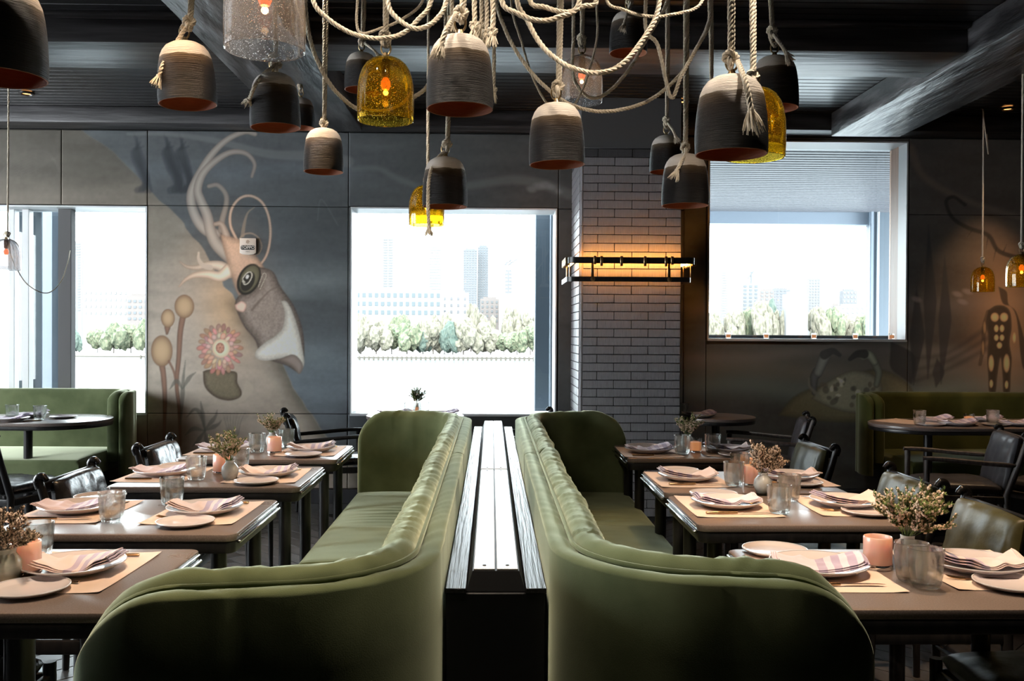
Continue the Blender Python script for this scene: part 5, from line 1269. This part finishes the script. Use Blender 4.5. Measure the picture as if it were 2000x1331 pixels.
# swagged and hanging ropes: (label, thickness, [(px, py, depth)], frayed end?)
def swag(label, r, pts, fray=False, end_up=(True, True)):
    w = [P(a, b, y=d) for a, b, d in pts]
    if end_up[0]: w = [Vector((w[0].x+(w[0].x-w[1].x)*.1, w[0].y, CZ-.003))] + w
    if end_up[1]: w = w+[Vector((w[-1].x+(w[-1].x-w[-2].x)*.1, w[-1].y, CZ-.003))]
    w = ([w[0].lerp(w[1], k/6) for k in range(6)] if end_up[0] else [])+(w[1:] if end_up[0] else w)
    if end_up[1]: w = w[:-1]+[w[-2].lerp(w[-1], k/6) for k in range(1, 7)]
    c = w[0]; mb = twist(MB(), catm([v-c for v in w], 12), r, k0=random.random()*6)
    o = mb.build('rope_length', M['rope']); o.location = c; tag(o, label, 'rope', 'looped cotton ropes')
    if fray:
        e = w[-1]-c; f = w[-2]-c; frayed(MB_ := MB(), e, e-f, .010, 26, .03, int(pts[0][0])); MB_.build('frayed_end', M['rope'], o); knot(K_ := MB(), e-(e-f).normalized()*.012, r*.8, .8); K_.build('knot', M['rope'], o)
    return o
s_ = [
 ('rope swag left of centre dipping above the amber lamp', .0072, [(612,0,2.6),(645,40,2.62),(690,66,2.64),(740,75,2.65),(785,66,2.66),(815,40,2.66),(842,2,2.66)]),
 ('rope swag just left of the largest stoneware bell, high up', .0072, [(757,0,2.5),(775,35,2.5),(812,56,2.5),(848,42,2.52),(872,0,2.55)]),
 ('long rope swag passing behind the amber lamp to the largest bell', .0078, [(596,0,3.1),(604,70,3.1),(625,130,3.12),(655,178,3.15),(700,214,3.2),(750,222,3.2),(800,195,3.2),(840,160,3.2),(880,60,3.2)]),
 ('thin rope crossing behind from upper left to the bell row', .0048, [(700,60,2.9),(745,55,2.9),(790,35,2.92),(826,0,2.95)]),
 ('long rope swag right of centre under the clear lamp', .0068, [(968,0,3.0),(992,70,3.0),(1025,125,3.0),(1060,165,3.02),(1105,200,3.05),(1160,217,3.1),(1215,214,3.12),(1270,195,3.14),(1320,155,3.16),(1352,110,3.18),(1385,40,3.2)]),
 ('rope swag crossing in front of the clear glass lamp', .0078, [(1010,0,2.6),(1030,40,2.6),(1055,85,2.6),(1090,118,2.6),(1130,137,2.6),(1175,142,2.6),(1215,125,2.6),(1250,85,2.62),(1285,20,2.64)]),
 ('shallow rope swag high right of centre', .0075, [(980,0,2.45),(1010,26,2.45),(1050,40,2.45),(1090,34,2.45),(1130,8,2.46)]),
 ('second shallow rope swag overlapping the first high right of centre', .0075, [(1035,0,2.6),(1065,14,2.6),(1105,24,2.6),(1140,12,2.6),(1165,0,2.6)]),
 ('thin rope swag crossing above the small orange lit bell', .0050, [(1185,0,2.7),(1215,18,2.7),(1260,31,2.7),(1310,29,2.7),(1370,5,2.72)]),
 ('thin rope curving down behind the middle bell', .0045, [(1000,20,3.2),(1018,80,3.2),(1040,150,3.2),(1072,206,3.22),(1110,215,3.24),(1140,170,3.26),(1165,80,3.26)]),
 ('rope rising from behind the clear lamp to the upper right', .0068, [(1120,150,3.3),(1150,190,3.3),(1185,182,3.3),(1225,140,3.3),(1262,78,3.3),(1300,10,3.3)]),
 ('rope looping from the right of the tiled pillar to the ceiling', .0068, [(1262,60,3.0),(1285,90,3.02),(1310,190,3.05),(1330,150,3.05),(1360,95,3.1),(1384,48,3.12)]),
]
for a in s_: swag(*a)
for k, (px, py, d, r) in enumerate(((869,150,3.4,.0065), (882,48,2.7,.007), (926,60,2.62,.0078), (940,58,2.8,.0072), (950,74,2.75,.0072), (962,72,2.55,.0078), (964,184,3.1,.007), (836,358,4.25,.0066))):
    swag('rope end in the centre bundle, %s from the left' % ('first second third fourth fifth sixth seventh eighth'.split()[k] if k < 7 else 'long one,'), r, [(px, -40, d), (px+1, py*.5, d), (px, py, d)], k not in (7,), (True, False))
swag('thin rope beside the small amber lamp at far right', .0045, [(1858+60,150,7.05),(1919,208,7.06),(1930,300,7.06),(1927,262,7.07)], False, (True, False))
swag('thin cable sagging before the left window column', .0035, [(18,465,5.9),(22,500,6.0),(50,552,6.1),(90,573,6.2),(118,552,6.6),(132,515,7.0),(137,490,7.55)], False, (False, False))
